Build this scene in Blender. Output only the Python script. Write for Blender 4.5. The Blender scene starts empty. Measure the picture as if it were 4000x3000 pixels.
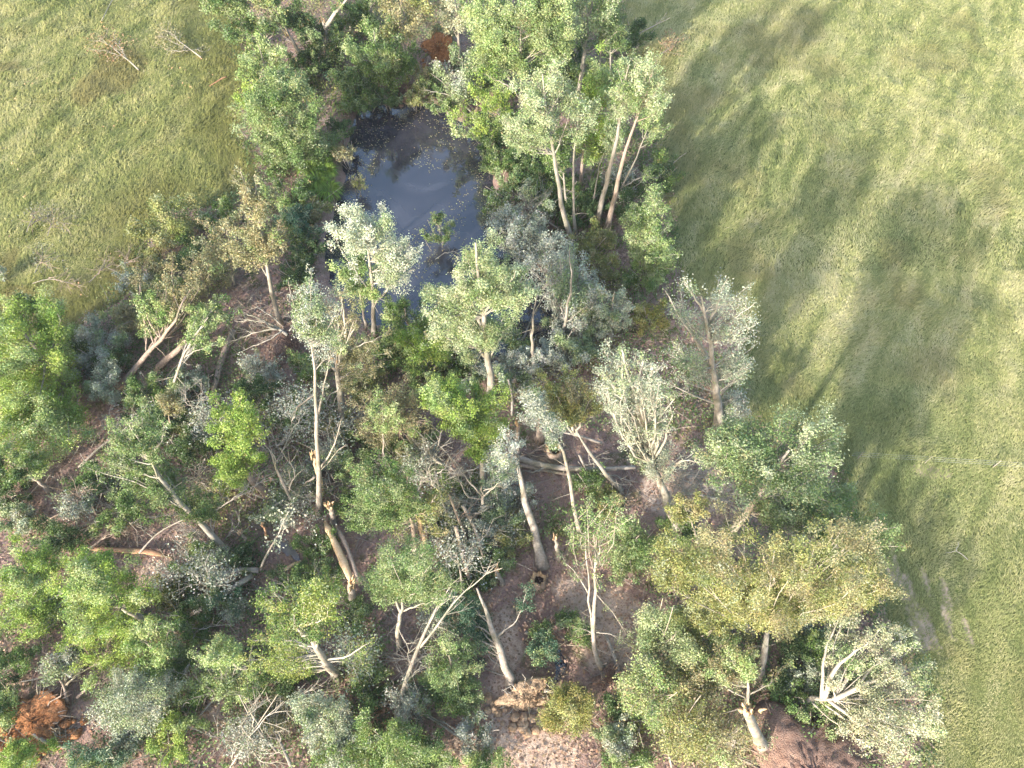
import bpy, math, random
import numpy as np
from math import radians, tan, sin, cos, pi, sqrt
rng = np.random.default_rng(7)
random.seed(7)
S = bpy.context.scene
COL = S.collection

# ------------------------------------------------------------------ camera, sky, sun, exposure
CAM_H, PITCH, HFOV = 42.0, 58.0, 70.0
cd = bpy.data.cameras.new("camera"); cam = bpy.data.objects.new("camera", cd); COL.objects.link(cam)
cam.location = (0, 0, CAM_H); cam.rotation_euler = (radians(90 - PITCH), 0, 0)
cd.sensor_fit = 'HORIZONTAL'; cd.angle = radians(HFOV); cd.clip_start = 0.5; cd.clip_end = 3000
S.camera = cam
SUN_EL, SHADOW_AZ = 20.5, 37.5            # shadows run up and to the right
w = bpy.data.worlds.new("World"); S.world = w; w.use_nodes = True
nt = w.node_tree; nt.nodes.clear()
sky = nt.nodes.new("ShaderNodeTexSky"); sky.sky_type = 'NISHITA'; sky.sun_disc = False
sky.sun_elevation = radians(SUN_EL); sky.sun_rotation = radians(SHADOW_AZ + 180)
sky.air_density = 1.2; sky.dust_density = 2.5
bg = nt.nodes.new("ShaderNodeBackground"); bg.inputs[1].default_value = 0.15
wo = nt.nodes.new("ShaderNodeOutputWorld")
nt.links.new(sky.outputs[0], bg.inputs[0]); nt.links.new(bg.outputs[0], wo.inputs[0])
sd = bpy.data.lights.new("sun", 'SUN'); sd.energy = 2.75; sd.angle = radians(1.3); sd.color = (1.0, 0.93, 0.82)
so = bpy.data.objects.new("sun", sd); COL.objects.link(so); so.location = (-30, -40, 60)
so.rotation_euler = (radians(90 - SUN_EL), 0, -radians(SHADOW_AZ))
S.view_settings.view_transform = 'Standard'; S.view_settings.look = 'None'
S.view_settings.exposure = 1.88; S.view_settings.gamma = 1.0

# ------------------------------------------------------------------ pixel -> place helpers (pixel frame 2212 x 1659)
_t = tan(radians(HFOV / 2)); _p = radians(PITCH)
_f = np.array([0, cos(_p), -sin(_p)]); _u = np.array([0, sin(_p), cos(_p)]); _r = np.array([1., 0, 0]); _C = np.array([0, 0, CAM_H])
def ray(x, y): return _f + (x - 1106) / 1106 * _t * _r - (y - 829.5) / 1106 * _t * _u
def at_z(x, y, z=0.0):
    d = ray(x, y); return _C + d * ((z - CAM_H) / d[2])
def at_y(x, y, Y):
    d = ray(x, y); return _C + d * (Y / d[1])
def mpp(P): return float(np.dot(P - _C, _f)) * 2 * _t / 2212      # metres per pixel at P
def depr(P):
    d = P - _C; return math.atan2(-d[2], math.hypot(d[0], d[1]))

# ------------------------------------------------------------------ numpy noise and polygons
def vnoise(x, y, scale, seed):
    g = np.random.default_rng(seed).random((256, 256))
    x = np.asarray(x, float) / scale + 1000.3; y = np.asarray(y, float) / scale + 1000.7
    xi = np.floor(x).astype(int); yi = np.floor(y).astype(int); fx = x - xi; fy = y - yi
    fx = fx * fx * (3 - 2 * fx); fy = fy * fy * (3 - 2 * fy)
    a = g[xi % 256, yi % 256]; b = g[(xi + 1) % 256, yi % 256]; c = g[xi % 256, (yi + 1) % 256]; d = g[(xi + 1) % 256, (yi + 1) % 256]
    return (a * (1 - fx) + b * fx) * (1 - fy) + (c * (1 - fx) + d * fx) * fy
def fbm(x, y, scale, seed, o=3):
    s = 0; a = 1; t = 0
    for k in range(o):
        s = s + a * vnoise(x, y, scale / 2 ** k, seed + k); t += a; a *= .5
    return s / t
def sdist(x, y, poly):
    """signed distance to a polygon, positive inside"""
    x = np.asarray(x, float); y = np.asarray(y, float)
    d = np.full(x.shape, 1e9); ins = np.zeros(x.shape, bool); n = len(poly)
    for i in range(n):
        x1, y1 = poly[i]; x2, y2 = poly[(i + 1) % n]
        ex, ey = x2 - x1, y2 - y1
        t = np.clip(((x - x1) * ex + (y - y1) * ey) / (ex * ex + ey * ey + 1e-9), 0, 1)
        d = np.minimum(d, np.hypot(x - x1 - t * ex, y - y1 - t * ey))
        c = ((y1 > y) != (y2 > y)) & (x < (x2 - x1) * (y - y1) / (y2 - y1 + 1e-12) + x1)
        ins ^= c
    return np.where(ins, d, -d)
def ldist(x, y, pts):
    x = np.asarray(x, float); y = np.asarray(y, float); d = np.full(x.shape, 1e9)
    for (x1, y1), (x2, y2) in zip(pts[:-1], pts[1:]):
        ex, ey = x2 - x1, y2 - y1
        t = np.clip(((x - x1) * ex + (y - y1) * ey) / (ex * ex + ey * ey + 1e-9), 0, 1)
        d = np.minimum(d, np.hypot(x - x1 - t * ex, y - y1 - t * ey))
    return d
def sm(a, b, x):
    t = np.clip((x - a) / (b - a), 0, 1); return t * t * (3 - 2 * t)
def G(pts): return [tuple(at_z(*p)[:2]) for p in pts]
POND = G([(775,228),(850,205),(930,215),(1000,248),(1060,212),(1085,262),(1074,320),(1090,400),(1108,480),(1145,540),(1180,600),(1215,640),(1290,650),(1300,690),(1230,700),(1200,745),(1120,765),(960,745),(900,700),(800,690),(730,660),(700,600),(690,520),(712,450),(738,380),(752,310)])
GROVE = G([(440,-60),(500,60),(520,160),(515,280),(560,390),(500,440),(340,450),(310,540),(300,600),(235,650),(150,725),(-200,700),(-400,1900),(2100,1900),(1985,1640),(2000,1520),(1960,1430),(1890,1330),(1880,1200),(1830,1100),(1800,1000),(1690,940),(1600,890),(1610,760),(1590,660),(1480,630),(1455,540),(1440,420),(1425,300),(1385,150),(1345,60),(1330,-60)])
STREAM = G([(1165,1250),(1140,1290),(1165,1350),(1205,1400),(1215,1440),(1190,1490)])
TRACKS = [G(t) for t in ([(1925,1150),(1935,1200),(1950,1260)],[(1900,1290),(1925,1400)],[(1940,1270),(1985,1410)],[(1960,1250),(2040,1420)],[(1990,1230),(2070,1390)],[(2030,1250),(2110,1400)]
    ,[(1915,1230),(1960,1290),(1990,1350),(2005,1400)])]
def gz(x, y):
    x = np.asarray(x, float); y = np.asarray(y, float)
    gm = sm(-1, 2, sdist(x, y, GROVE))
    z = gm * (fbm(x, y, 5, 11) - .5) * .7 + (fbm(x, y, 14, 5) - .5) * .3
    z = z - 1.5 * sm(-1.6, 2.2, sdist(x, y, POND) + (fbm(x, y, 3, 77) - .5) * 2.2)
    z = z - .5 * sm(1.1, .2, ldist(x, y, STREAM))
    return z
def gnd(px, py):
    P = at_z(px, py); P[2] = float(gz(P[0], P[1])); return P

# ------------------------------------------------------------------ materials
def newmat(name):
    m = bpy.data.materials.new(name); m.use_nodes = True; n = m.node_tree; n.nodes.clear()
    out = n.nodes.new("ShaderNodeOutputMaterial"); return m, n, out
def N(n, t, **k):
    nd = n.nodes.new(t)
    for a, v in k.items(): setattr(nd, a, v)
    return nd
def mixc(n, fac, a, b, mode='MIX'):
    m = N(n, "ShaderNodeMix", data_type='RGBA', blend_type=mode)
    for i, v in ((0, fac), (6, a), (7, b)):
        if hasattr(v, 'is_linked'): n.links.new(v, m.inputs[i])
        elif i == 0: m.inputs[0].default_value = v
        else: m.inputs[i].default_value = (*v, 1)
    return m.outputs[2]
def noise(n, scale, detail=4, rough=.6, vec=None):
    t = N(n, "ShaderNodeTexNoise"); t.inputs['Scale'].default_value = scale; t.inputs['Detail'].default_value = detail; t.inputs['Roughness'].default_value = rough
    if vec is not None: n.links.new(vec, t.inputs['Vector'])
    return t.outputs['Fac']
def ramp(n, v, a, b):
    r = N(n, "ShaderNodeMapRange"); r.inputs[1].default_value = a; r.inputs[2].default_value = b; n.links.new(v, r.inputs[0]); return r.outputs[0]
def math2(n, op, a, b):
    m = N(n, "ShaderNodeMath", operation=op)
    for i, v in enumerate((a, b)):
        if hasattr(v, 'is_linked'): n.links.new(v, m.inputs[i])
        else: m.inputs[i].default_value = v
    return m.outputs[0]

def leaf_material(name, rough=.55, trans=.28, under=.08):
    m, n, out = newmat(name)
    at = N(n, "ShaderNodeAttribute", attribute_name="col")
    geo = N(n, "ShaderNodeNewGeometry")
    f = math2(n, 'MULTIPLY', geo.outputs['Backfacing'], under)
    c = mixc(n, f, at.outputs['Color'], (.42, .46, .36))
    p = N(n, "ShaderNodeBsdfPrincipled"); p.inputs['Roughness'].default_value = rough; p.inputs['Specular IOR Level'].default_value = .3
    n.links.new(c, p.inputs['Base Color'])
    t = N(n, "ShaderNodeBsdfTranslucent"); n.links.new(mixc(n, 1.0, c, (.95, 1.0, .45), 'MULTIPLY'), t.inputs[0])
    mx = N(n, "ShaderNodeMixShader"); mx.inputs[0].default_value = trans
    n.links.new(p.outputs[0], mx.inputs[1]); n.links.new(t.outputs[0], mx.inputs[2]); n.links.new(mx.outputs[0], out.inputs[0])
    return m
M_LEAF = leaf_material("leaf_green")
M_SILVER = leaf_material("leaf_silver", .45, .2, .3)
M_GRASS = leaf_material("grass_blade", .5, .25, 0.0)
M_LITTER = leaf_material("dry_leaf", .8, .05, 0.0)

def bark_material(name, a, b, scale=5.0):
    m, n, out = newmat(name)
    tc = N(n, "ShaderNodeTexCoord")
    mp = N(n, "ShaderNodeMapping"); mp.inputs['Scale'].default_value = (scale, scale, scale * .35); n.links.new(tc.outputs['Object'], mp.inputs[0])
    f = noise(n, 1.6, 6, .7, mp.outputs[0])
    g = noise(n, .7, 2, .5, tc.outputs['Object'])
    c = mixc(n, ramp(n, f, .32, .68), a, b)
    c = mixc(n, math2(n, 'MULTIPLY', ramp(n, g, .48, .68), .6), c, (.12, .13, .075))
    p = N(n, "ShaderNodeBsdfPrincipled"); p.inputs['Roughness'].default_value = .9; p.inputs['Specular IOR Level'].default_value = .2
    n.links.new(c, p.inputs['Base Color'])
    bmp = N(n, "ShaderNodeBump"); bmp.inputs['Strength'].default_value = .6; bmp.inputs['Distance'].default_value = .05
    n.links.new(f, bmp.inputs['Height']); n.links.new(bmp.outputs[0], p.inputs['Normal'])
    n.links.new(p.outputs[0], out.inputs[0]); return m
M_BARK = bark_material("bark_grey", (.22, .185, .155), (.43, .38, .33))
M_PALE = bark_material("bark_pale", (.21, .185, .155), (.41, .37, .32), 3)
M_BROWN = bark_material("bark_brown", (.20, .15, .12), (.42, .33, .27))
M_TWIG = bark_material("bark_twig", (.22, .19, .16), (.42, .38, .33), 2)
M_DEAD = bark_material("bark_dead_twig", (.28, .25, .21), (.48, .44, .38), 2)
M_TORN = bark_material("torn_wood", (.50, .30, .15), (.72, .56, .38), 7)
M_REDWOOD = bark_material("split_redwood", (.30, .14, .08), (.52, .32, .20), 7)
M_WIRE = bark_material("galvanised_wire", (.30, .32, .32), (.42, .44, .44), 2)

def soil_material(name, a, b, c3, scale=2.2, bump=.15):
    m, n, out = newmat(name)
    tc = N(n, "ShaderNodeTexCoord")
    f = noise(n, scale, 8, .7, tc.outputs['Object']); g = noise(n, scale * 5, 5, .7, tc.outputs['Object'])
    c = mixc(n, ramp(n, f, .35, .65), a, b); c = mixc(n, math2(n, 'MULTIPLY', ramp(n, g, .5, .7), .7), c, c3)
    p = N(n, "ShaderNodeBsdfPrincipled"); p.inputs['Roughness'].default_value = .95; p.inputs['Specular IOR Level'].default_value = .15
    n.links.new(c, p.inputs['Base Color'])
    bmp = N(n, "ShaderNodeBump"); bmp.inputs['Strength'].default_value = .9; bmp.inputs['Distance'].default_value = bump
    n.links.new(g, bmp.inputs['Height']); n.links.new(bmp.outputs[0], p.inputs['Normal']); n.links.new(p.outputs[0], out.inputs[0]); return m
M_SOIL_O = soil_material("orange_soil", (.33, .14, .06), (.46, .24, .12), (.22, .09, .05))
M_SOIL_T = soil_material("tan_soil", (.40, .27, .17), (.56, .42, .29), (.26, .16, .10))
M_SOIL_R = soil_material("red_brown_soil", (.27, .165, .13), (.42, .29, .235), (.13, .065, .05), 2.5, .3)
M_SOIL_D = soil_material("dark_soil", (.10, .065, .05), (.20, .13, .10), (.06, .04, .03))
M_ROCK = soil_material("clod", (.42, .27, .17), (.55, .42, .30), (.3, .2, .13))

# ground
def ground_material():
    m, n, out = newmat("ground_soil_and_turf")
    tc = N(n, "ShaderNodeTexCoord"); V = tc.outputs['Object']
    A = N(n, "ShaderNodeAttribute", attribute_name="zone"); sep = N(n, "ShaderNodeSeparateColor"); n.links.new(A.outputs['Color'], sep.inputs[0])
    n1 = noise(n, .35, 6, .65, V); n2 = noise(n, 3.0, 6, .7, V); n3 = noise(n, 14, 4, .7, V); n4 = noise(n, .9, 5, .6, V)
    turf = mixc(n, ramp(n, n1, .38, .62), (.085, .125, .035), (.16, .17, .055))
    turf = mixc(n, ramp(n, n2, .35, .7), turf, (.19, .19, .075))
    turf = mixc(n, math2(n, 'MULTIPLY', ramp(n, n3, .5, .65), .5), turf, (.05, .07, .02))
    floor = mixc(n, ramp(n, n2, .35, .65), (.22, .13, .11), (.36, .25, .215))
    floor = mixc(n, math2(n, 'MULTIPLY', ramp(n, n3, .48, .62), .65), floor, (.36, .27, .23))
    floor = mixc(n, math2(n, 'MULTIPLY', ramp(n, n4, .40, .30), .8), floor, (.07, .05, .04))
    moss = mixc(n, ramp(n, n2, .4, .6), (.055, .085, .02), (.11, .13, .035))
    mf = ramp(n, math2(n, 'ADD', math2(n, 'MULTIPLY', n1, .6), math2(n, 'MULTIPLY', n4, .4)), .52, .60)
    floor = mixc(n, math2(n, 'MULTIPLY', mf, .85), floor, moss)
    soil = mixc(n, ramp(n, n2, .35, .65), (.43, .31, .24), (.61, .48, .39))
    soil = mixc(n, math2(n, 'MULTIPLY', ramp(n, n3, .5, .62), .5), soil, (.24, .15, .12))
    sf = ramp(n, math2(n, 'ADD', sep.outputs[1], math2(n, 'MULTIPLY', math2(n, 'SUBTRACT', n4, .5), .9)), .35, .65)
    floor = mixc(n, sf, floor, soil)
    edge = ramp(n, math2(n, 'ADD', sep.outputs[0], math2(n, 'MULTIPLY', math2(n, 'SUBTRACT', n4, .5), .8)), .4, .6)
    c = mixc(n, edge, turf, floor)
    mud = mixc(n, ramp(n, n2, .35, .65), (.34, .26, .18), (.47, .37, .27))
    tf = ramp(n, math2(n, 'ADD', sep.outputs[2], math2(n, 'MULTIPLY', math2(n, 'SUBTRACT', n2, .5), .9)), .4, .7)
    c = mixc(n, tf, c, mud)
    p = N(n, "ShaderNodeBsdfPrincipled"); p.inputs['Roughness'].default_value = .95; p.inputs['Specular IOR Level'].default_value = .15
    n.links.new(c, p.inputs['Base Color'])
    bmp = N(n, "ShaderNodeBump"); bmp.inputs['Strength'].default_value = .8; bmp.inputs['Distance'].default_value = .15
    n.links.new(math2(n, 'ADD', n2, math2(n, 'MULTIPLY', n3, .5)), bmp.inputs['Height']); n.links.new(bmp.outputs[0], p.inputs['Normal'])
    n.links.new(p.outputs[0], out.inputs[0]); return m

def water_material(name, base, film):
    m, n, out = newmat(name)
    tc = N(n, "ShaderNodeTexCoord"); V = tc.outputs['Object']
    wv = N(n, "ShaderNodeTexNoise"); wv.inputs['Scale'].default_value = .16; wv.inputs['Detail'].default_value = 5; wv.inputs['Distortion'].default_value = 2.2; n.links.new(V, wv.inputs['Vector'])
    sp = noise(n, 22, 3, .6, V)
    f = ramp(n, wv.outputs['Fac'], .45, .66)
    c = mixc(n, f, base, film)
    c = mixc(n, math2(n, 'MULTIPLY', ramp(n, sp, .60, .72), .25), c, film)
    p = N(n, "ShaderNodeBsdfPrincipled"); n.links.new(c, p.inputs['Base Color'])
    p.inputs['IOR'].default_value = 1.95; p.inputs['Roughness'].default_value = .04
    n.links.new(ramp(n, wv.outputs['Fac'], .40, .9), p.inputs['Roughness'])
    rr = N(n, "ShaderNodeMapRange"); rr.inputs[1].default_value = .45; rr.inputs[2].default_value = .7; rr.inputs[3].default_value = .03; rr.inputs[4].default_value = .16
    n.links.new(wv.outputs['Fac'], rr.inputs[0]); n.links.new(rr.outputs[0], p.inputs['Roughness'])
    bmp = N(n, "ShaderNodeBump"); bmp.inputs['Strength'].default_value = .05; bmp.inputs['Distance'].default_value = .02
    n.links.new(noise(n, 4, 3, .5, V), bmp.inputs['Height']); n.links.new(bmp.outputs[0], p.inputs['Normal'])
    n.links.new(p.outputs[0], out.inputs[0]); return m
M_WATER = water_material("pond_water", (.026, .027, .040), (.050, .051, .066))

# ------------------------------------------------------------------ mesh building
class MB:
    def __init__(s): s.v = []; s.f = []; s.c = []; s.n = 0
    def add(s, v, f, c=None):
        v = np.asarray(v, float).reshape(-1, 3); s.v.append(v)
        for k in f: s.f.append(np.asarray(k, int) + s.n)
        s.n += len(v)
        if c is not None: s.c.append(np.asarray(c, float))
    def tube(s, P, R, sides=6, cap=True, jag=0.0):
        P = np.asarray(P, float); R = np.broadcast_to(np.asarray(R, float), (len(P),)); k = len(P)
        T = np.gradient(P, axis=0); T /= np.linalg.norm(T, axis=1)[:, None] + 1e-9
        ref = np.array([0, 0, 1.]) if abs(T[0][2]) < .9 else np.array([1., 0, 0])
        A = np.cross(T, ref); A /= np.linalg.norm(A, axis=1)[:, None] + 1e-9
        B = np.cross(T, A)
        a = np.arange(sides) * 2 * pi / sides
        V = P[:, None, :] + R[:, None, None] * (np.cos(a)[None, :, None] * A[:, None, :] + np.sin(a)[None, :, None] * B[:, None, :])
        if jag: V = V + (rng.random((k, sides, 1)) - .5) * jag * R[:, None, None] * (V - P[:, None, :]) / (R[:, None, None] + 1e-9)
        V = V.reshape(-1, 3)
        i = np.arange(k - 1)[:, None] * sides; j = np.arange(sides)[None, :]; j2 = (j + 1) % sides
        F = np.stack([i + j, i + sides + j, i + sides + j2, i + j2], -1).reshape(-1, 4)
        fs = [F]
        if cap and R[-1] > .03: fs.append(np.arange((k - 1) * sides, k * sides)[None, ::-1])
        if cap and R[0] > .03: fs.append(np.arange(sides)[None, :])
        s.add(V, fs)
    def build(s, name, mat, parent=None, smooth=False, loc=None):
        me = bpy.data.meshes.new(name); V = np.concatenate(s.v)
        if loc is not None: V = V - np.asarray(loc)
        me.vertices.add(len(V)); me.vertices.foreach_set('co', V.astype(np.float32).ravel())
        tot = np.concatenate([np.full(len(f), f.shape[1]) for f in s.f]); idx = np.concatenate([f.ravel() for f in s.f])
        me.loops.add(len(idx)); me.loops.foreach_set('vertex_index', idx.astype(np.int32))
        me.polygons.add(len(tot)); st = np.concatenate([[0], np.cumsum(tot)[:-1]]); me.polygons.foreach_set('loop_start', st.astype(np.int32))
        me.update(calc_edges=True)
        if smooth: me.polygons.foreach_set('use_smooth', np.ones(len(tot), bool))
        if s.c:
            C = np.concatenate(s.c); a = me.attributes.new('col', 'FLOAT_COLOR', 'FACE')
            a.data.foreach_set('color', np.concatenate([C, np.ones((len(C), 1))], 1).astype(np.float32).ravel())
        me.materials.append(mat)
        o = bpy.data.objects.new(name, me); COL.objects.link(o)
        if parent is not None: o.parent = parent
        elif loc is not None: o.location = loc
        return o
def root(name, P, label, cat, group=None):
    o = bpy.data.objects.new(name, None); COL.objects.link(o); o.location = P; o.empty_display_size = .3
    return tag(o, label, cat, group)
def tag(o, label, cat, group=None):
    o['label'] = label; o['category'] = cat
    if group: o['group'] = group
    return o
def norm(v): return v / (np.linalg.norm(v, axis=-1, keepdims=True) + 1e-9)
def bez(a, b, c, k=6):
    t = np.linspace(0, 1, k)[:, None]; return a * (1 - t) ** 2 + 2 * b * t * (1 - t) + c * t * t
def resample(P, k):
    P = np.asarray(P, float); d = np.concatenate([[0], np.cumsum(np.linalg.norm(np.diff(P, axis=0), axis=1))])
    t = np.linspace(0, d[-1], k)
    if len(P) >= 3:   # soft corners
        Q = np.stack([np.interp(t, d, P[:, i]) for i in range(3)], 1); R = Q.copy()
        R[1:-1] = .25 * Q[:-2] + .5 * Q[1:-1] + .25 * Q[2:]; return R
    return np.stack([np.interp(t, d, P[:, i]) for i in range(3)], 1)

PAL = {
 'lime':  [(.24,.34,.055),(.36,.45,.11),(.14,.24,.035)],
 'green': [(.10,.18,.035),(.19,.26,.06),(.06,.125,.03)],
 'dark':  [(.055,.11,.03),(.10,.16,.045),(.035,.075,.025)],
 'olive': [(.27,.28,.085),(.42,.41,.19),(.14,.17,.045)],
 'pale':  [(.30,.39,.14),(.47,.53,.28),(.16,.26,.07)],
 'mint':  [(.17,.25,.08),(.34,.40,.20),(.09,.165,.05)],
 'silver':[(.36,.39,.30),(.46,.48,.40),(.22,.27,.18)],
 'grey':  [(.36,.38,.34),(.49,.51,.47),(.20,.22,.18)],
 'frost': [(.37,.43,.24),(.52,.57,.40),(.20,.27,.11)],
 'white': [(.50,.53,.43),(.62,.65,.56),(.24,.30,.17)],
 'blue':  [(.06,.14,.08),(.10,.19,.12),(.04,.10,.06)],
 'cream': [(.44,.43,.28),(.55,.53,.38),(.25,.27,.13)],
 'tan':   [(.28,.25,.13),(.36,.33,.19),(.18,.18,.08)],
 'vine':  [(.24,.24,.05),(.17,.20,.04),(.34,.29,.11)],
 'dull':  [(.20,.21,.17),(.27,.27,.22),(.14,.16,.11)],
 'brown': [(.30,.18,.10),(.22,.15,.09),(.38,.27,.16)],
 'round': [(.17,.25,.09),(.46,.51,.30),(.08,.14,.05)],
 'plane': [(.24,.30,.06),(.33,.36,.11),(.15,.22,.04)],
}
def leaf_quads(mb, C, k, sig, size, pal, up=.55, asp=.6, tint=None, flip=0.0):
    """k leaves round each of the centres C"""
    n = len(C) * k
    if n == 0: return
    sg = np.broadcast_to(np.asarray(sig, float), (3,))
    P = np.repeat(C, k, 0) + rng.normal(size=(n, 3)) * sg
    P[:, 2] = np.maximum(P[:, 2], .05)
    nr = norm(rng.normal(size=(n, 3)) + np.array([0, 0, up * 1.6]))
    t = norm(np.cross(nr, rng.normal(size=(n, 3)))); b = np.cross(nr, t)
    L = size * rng.uniform(.7, 1.3, (n, 1)); W = L * asp
    V = np.stack([P - t * L / 2, P + b * W / 2 - t * L * .08, P + t * L / 2, P - b * W / 2 - t * L * .08], 1).reshape(-1, 3)
    pl = np.array(PAL[pal]); cl = np.repeat((rng.random(len(C)) if tint is None else tint)[:, None], k, 0)
    mix = np.clip(cl * .75 + rng.random((n, 1)) * .4 - .08, 0, 1)
    lo = pl[2] * np.clip(1 - 2 * mix, 0, 1) + pl[0] * (1 - np.abs(2 * mix - 1)) + pl[1] * np.clip(2 * mix - 1, 0, 1)
    c = lo * rng.uniform(.8, 1.2, (n, 1)) * np.repeat(rng.uniform(.88, 1.12, (len(C), 3)), k, 0)
    if flip:
        q = rng.random((len(C), 1)); fl = np.repeat((q < flip) * rng.uniform(.4, .8, (len(C), 1)), k, 0); c = c * (1 - fl) + np.array([.40, .44, .31]) * fl
        fb = np.repeat((q > 1 - flip * .2) * .7, k, 0); c = c * (1 - fb) + np.array([.30, .21, .11]) * fb
    mb.add(V, [np.arange(n * 4).reshape(-1, 4)], c)

def ell(c, Y):
    """pixel ellipse -> centre and radii of a crown standing at depth Y"""
    cx, cy, rx, ry = c[:4]; Y = Y + (c[4] if len(c) > 4 else 0)
    C = at_y(cx, cy, Y); s = mpp(C)
    if len(c) > 5: C = at_z(cx, cy, c[5]); s = mpp(C)
    elif C[2] < .75 * rx * s: C = at_z(cx, cy, .75 * rx * s); s = mpp(C)
    rx *= 1.05; ry *= 1.05; th = depr(C); Rx = rx * s; a = ry * s
    Rd = min(Rx, a / max(sin(th), .2) * .9)
    q = a * a - (Rd * sin(th)) ** 2
    Rz = max(sqrt(max(q, 0)) / max(cos(th), .25), .55 * Rx)
    Rz = min(Rz, 2.6 * Rx)
    if C[2] - Rz < .2: Rz = max(.4, (C[2] - .1))
    return C, np.array([Rx, max(Rd, .6 * Rx), Rz])

def wpts(pts, Y, dy=0.0):
    out = []; k = max(len(pts) - 1, 1)
    for i, p in enumerate(pts):
        out.append(at_z(*p) if len(p) == 3 else at_y(p[0], p[1], Y + dy * i / k))
    return out

def splinter(mb, P, d, r, n=7, ln=3.0):
    d = norm(np.asarray(d, float))
    for _ in range(n):
        o = rng.normal(size=3) * r * .45; o -= d * np.dot(o, d)
        l = r * ln * rng.uniform(.4, 1.1); e = P + o * 1.5 + d * l
        mb.tube([P + o - d * r * .8, P + o + d * l * .4, e], [r * .36, r * .22, .008], 4)

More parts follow.
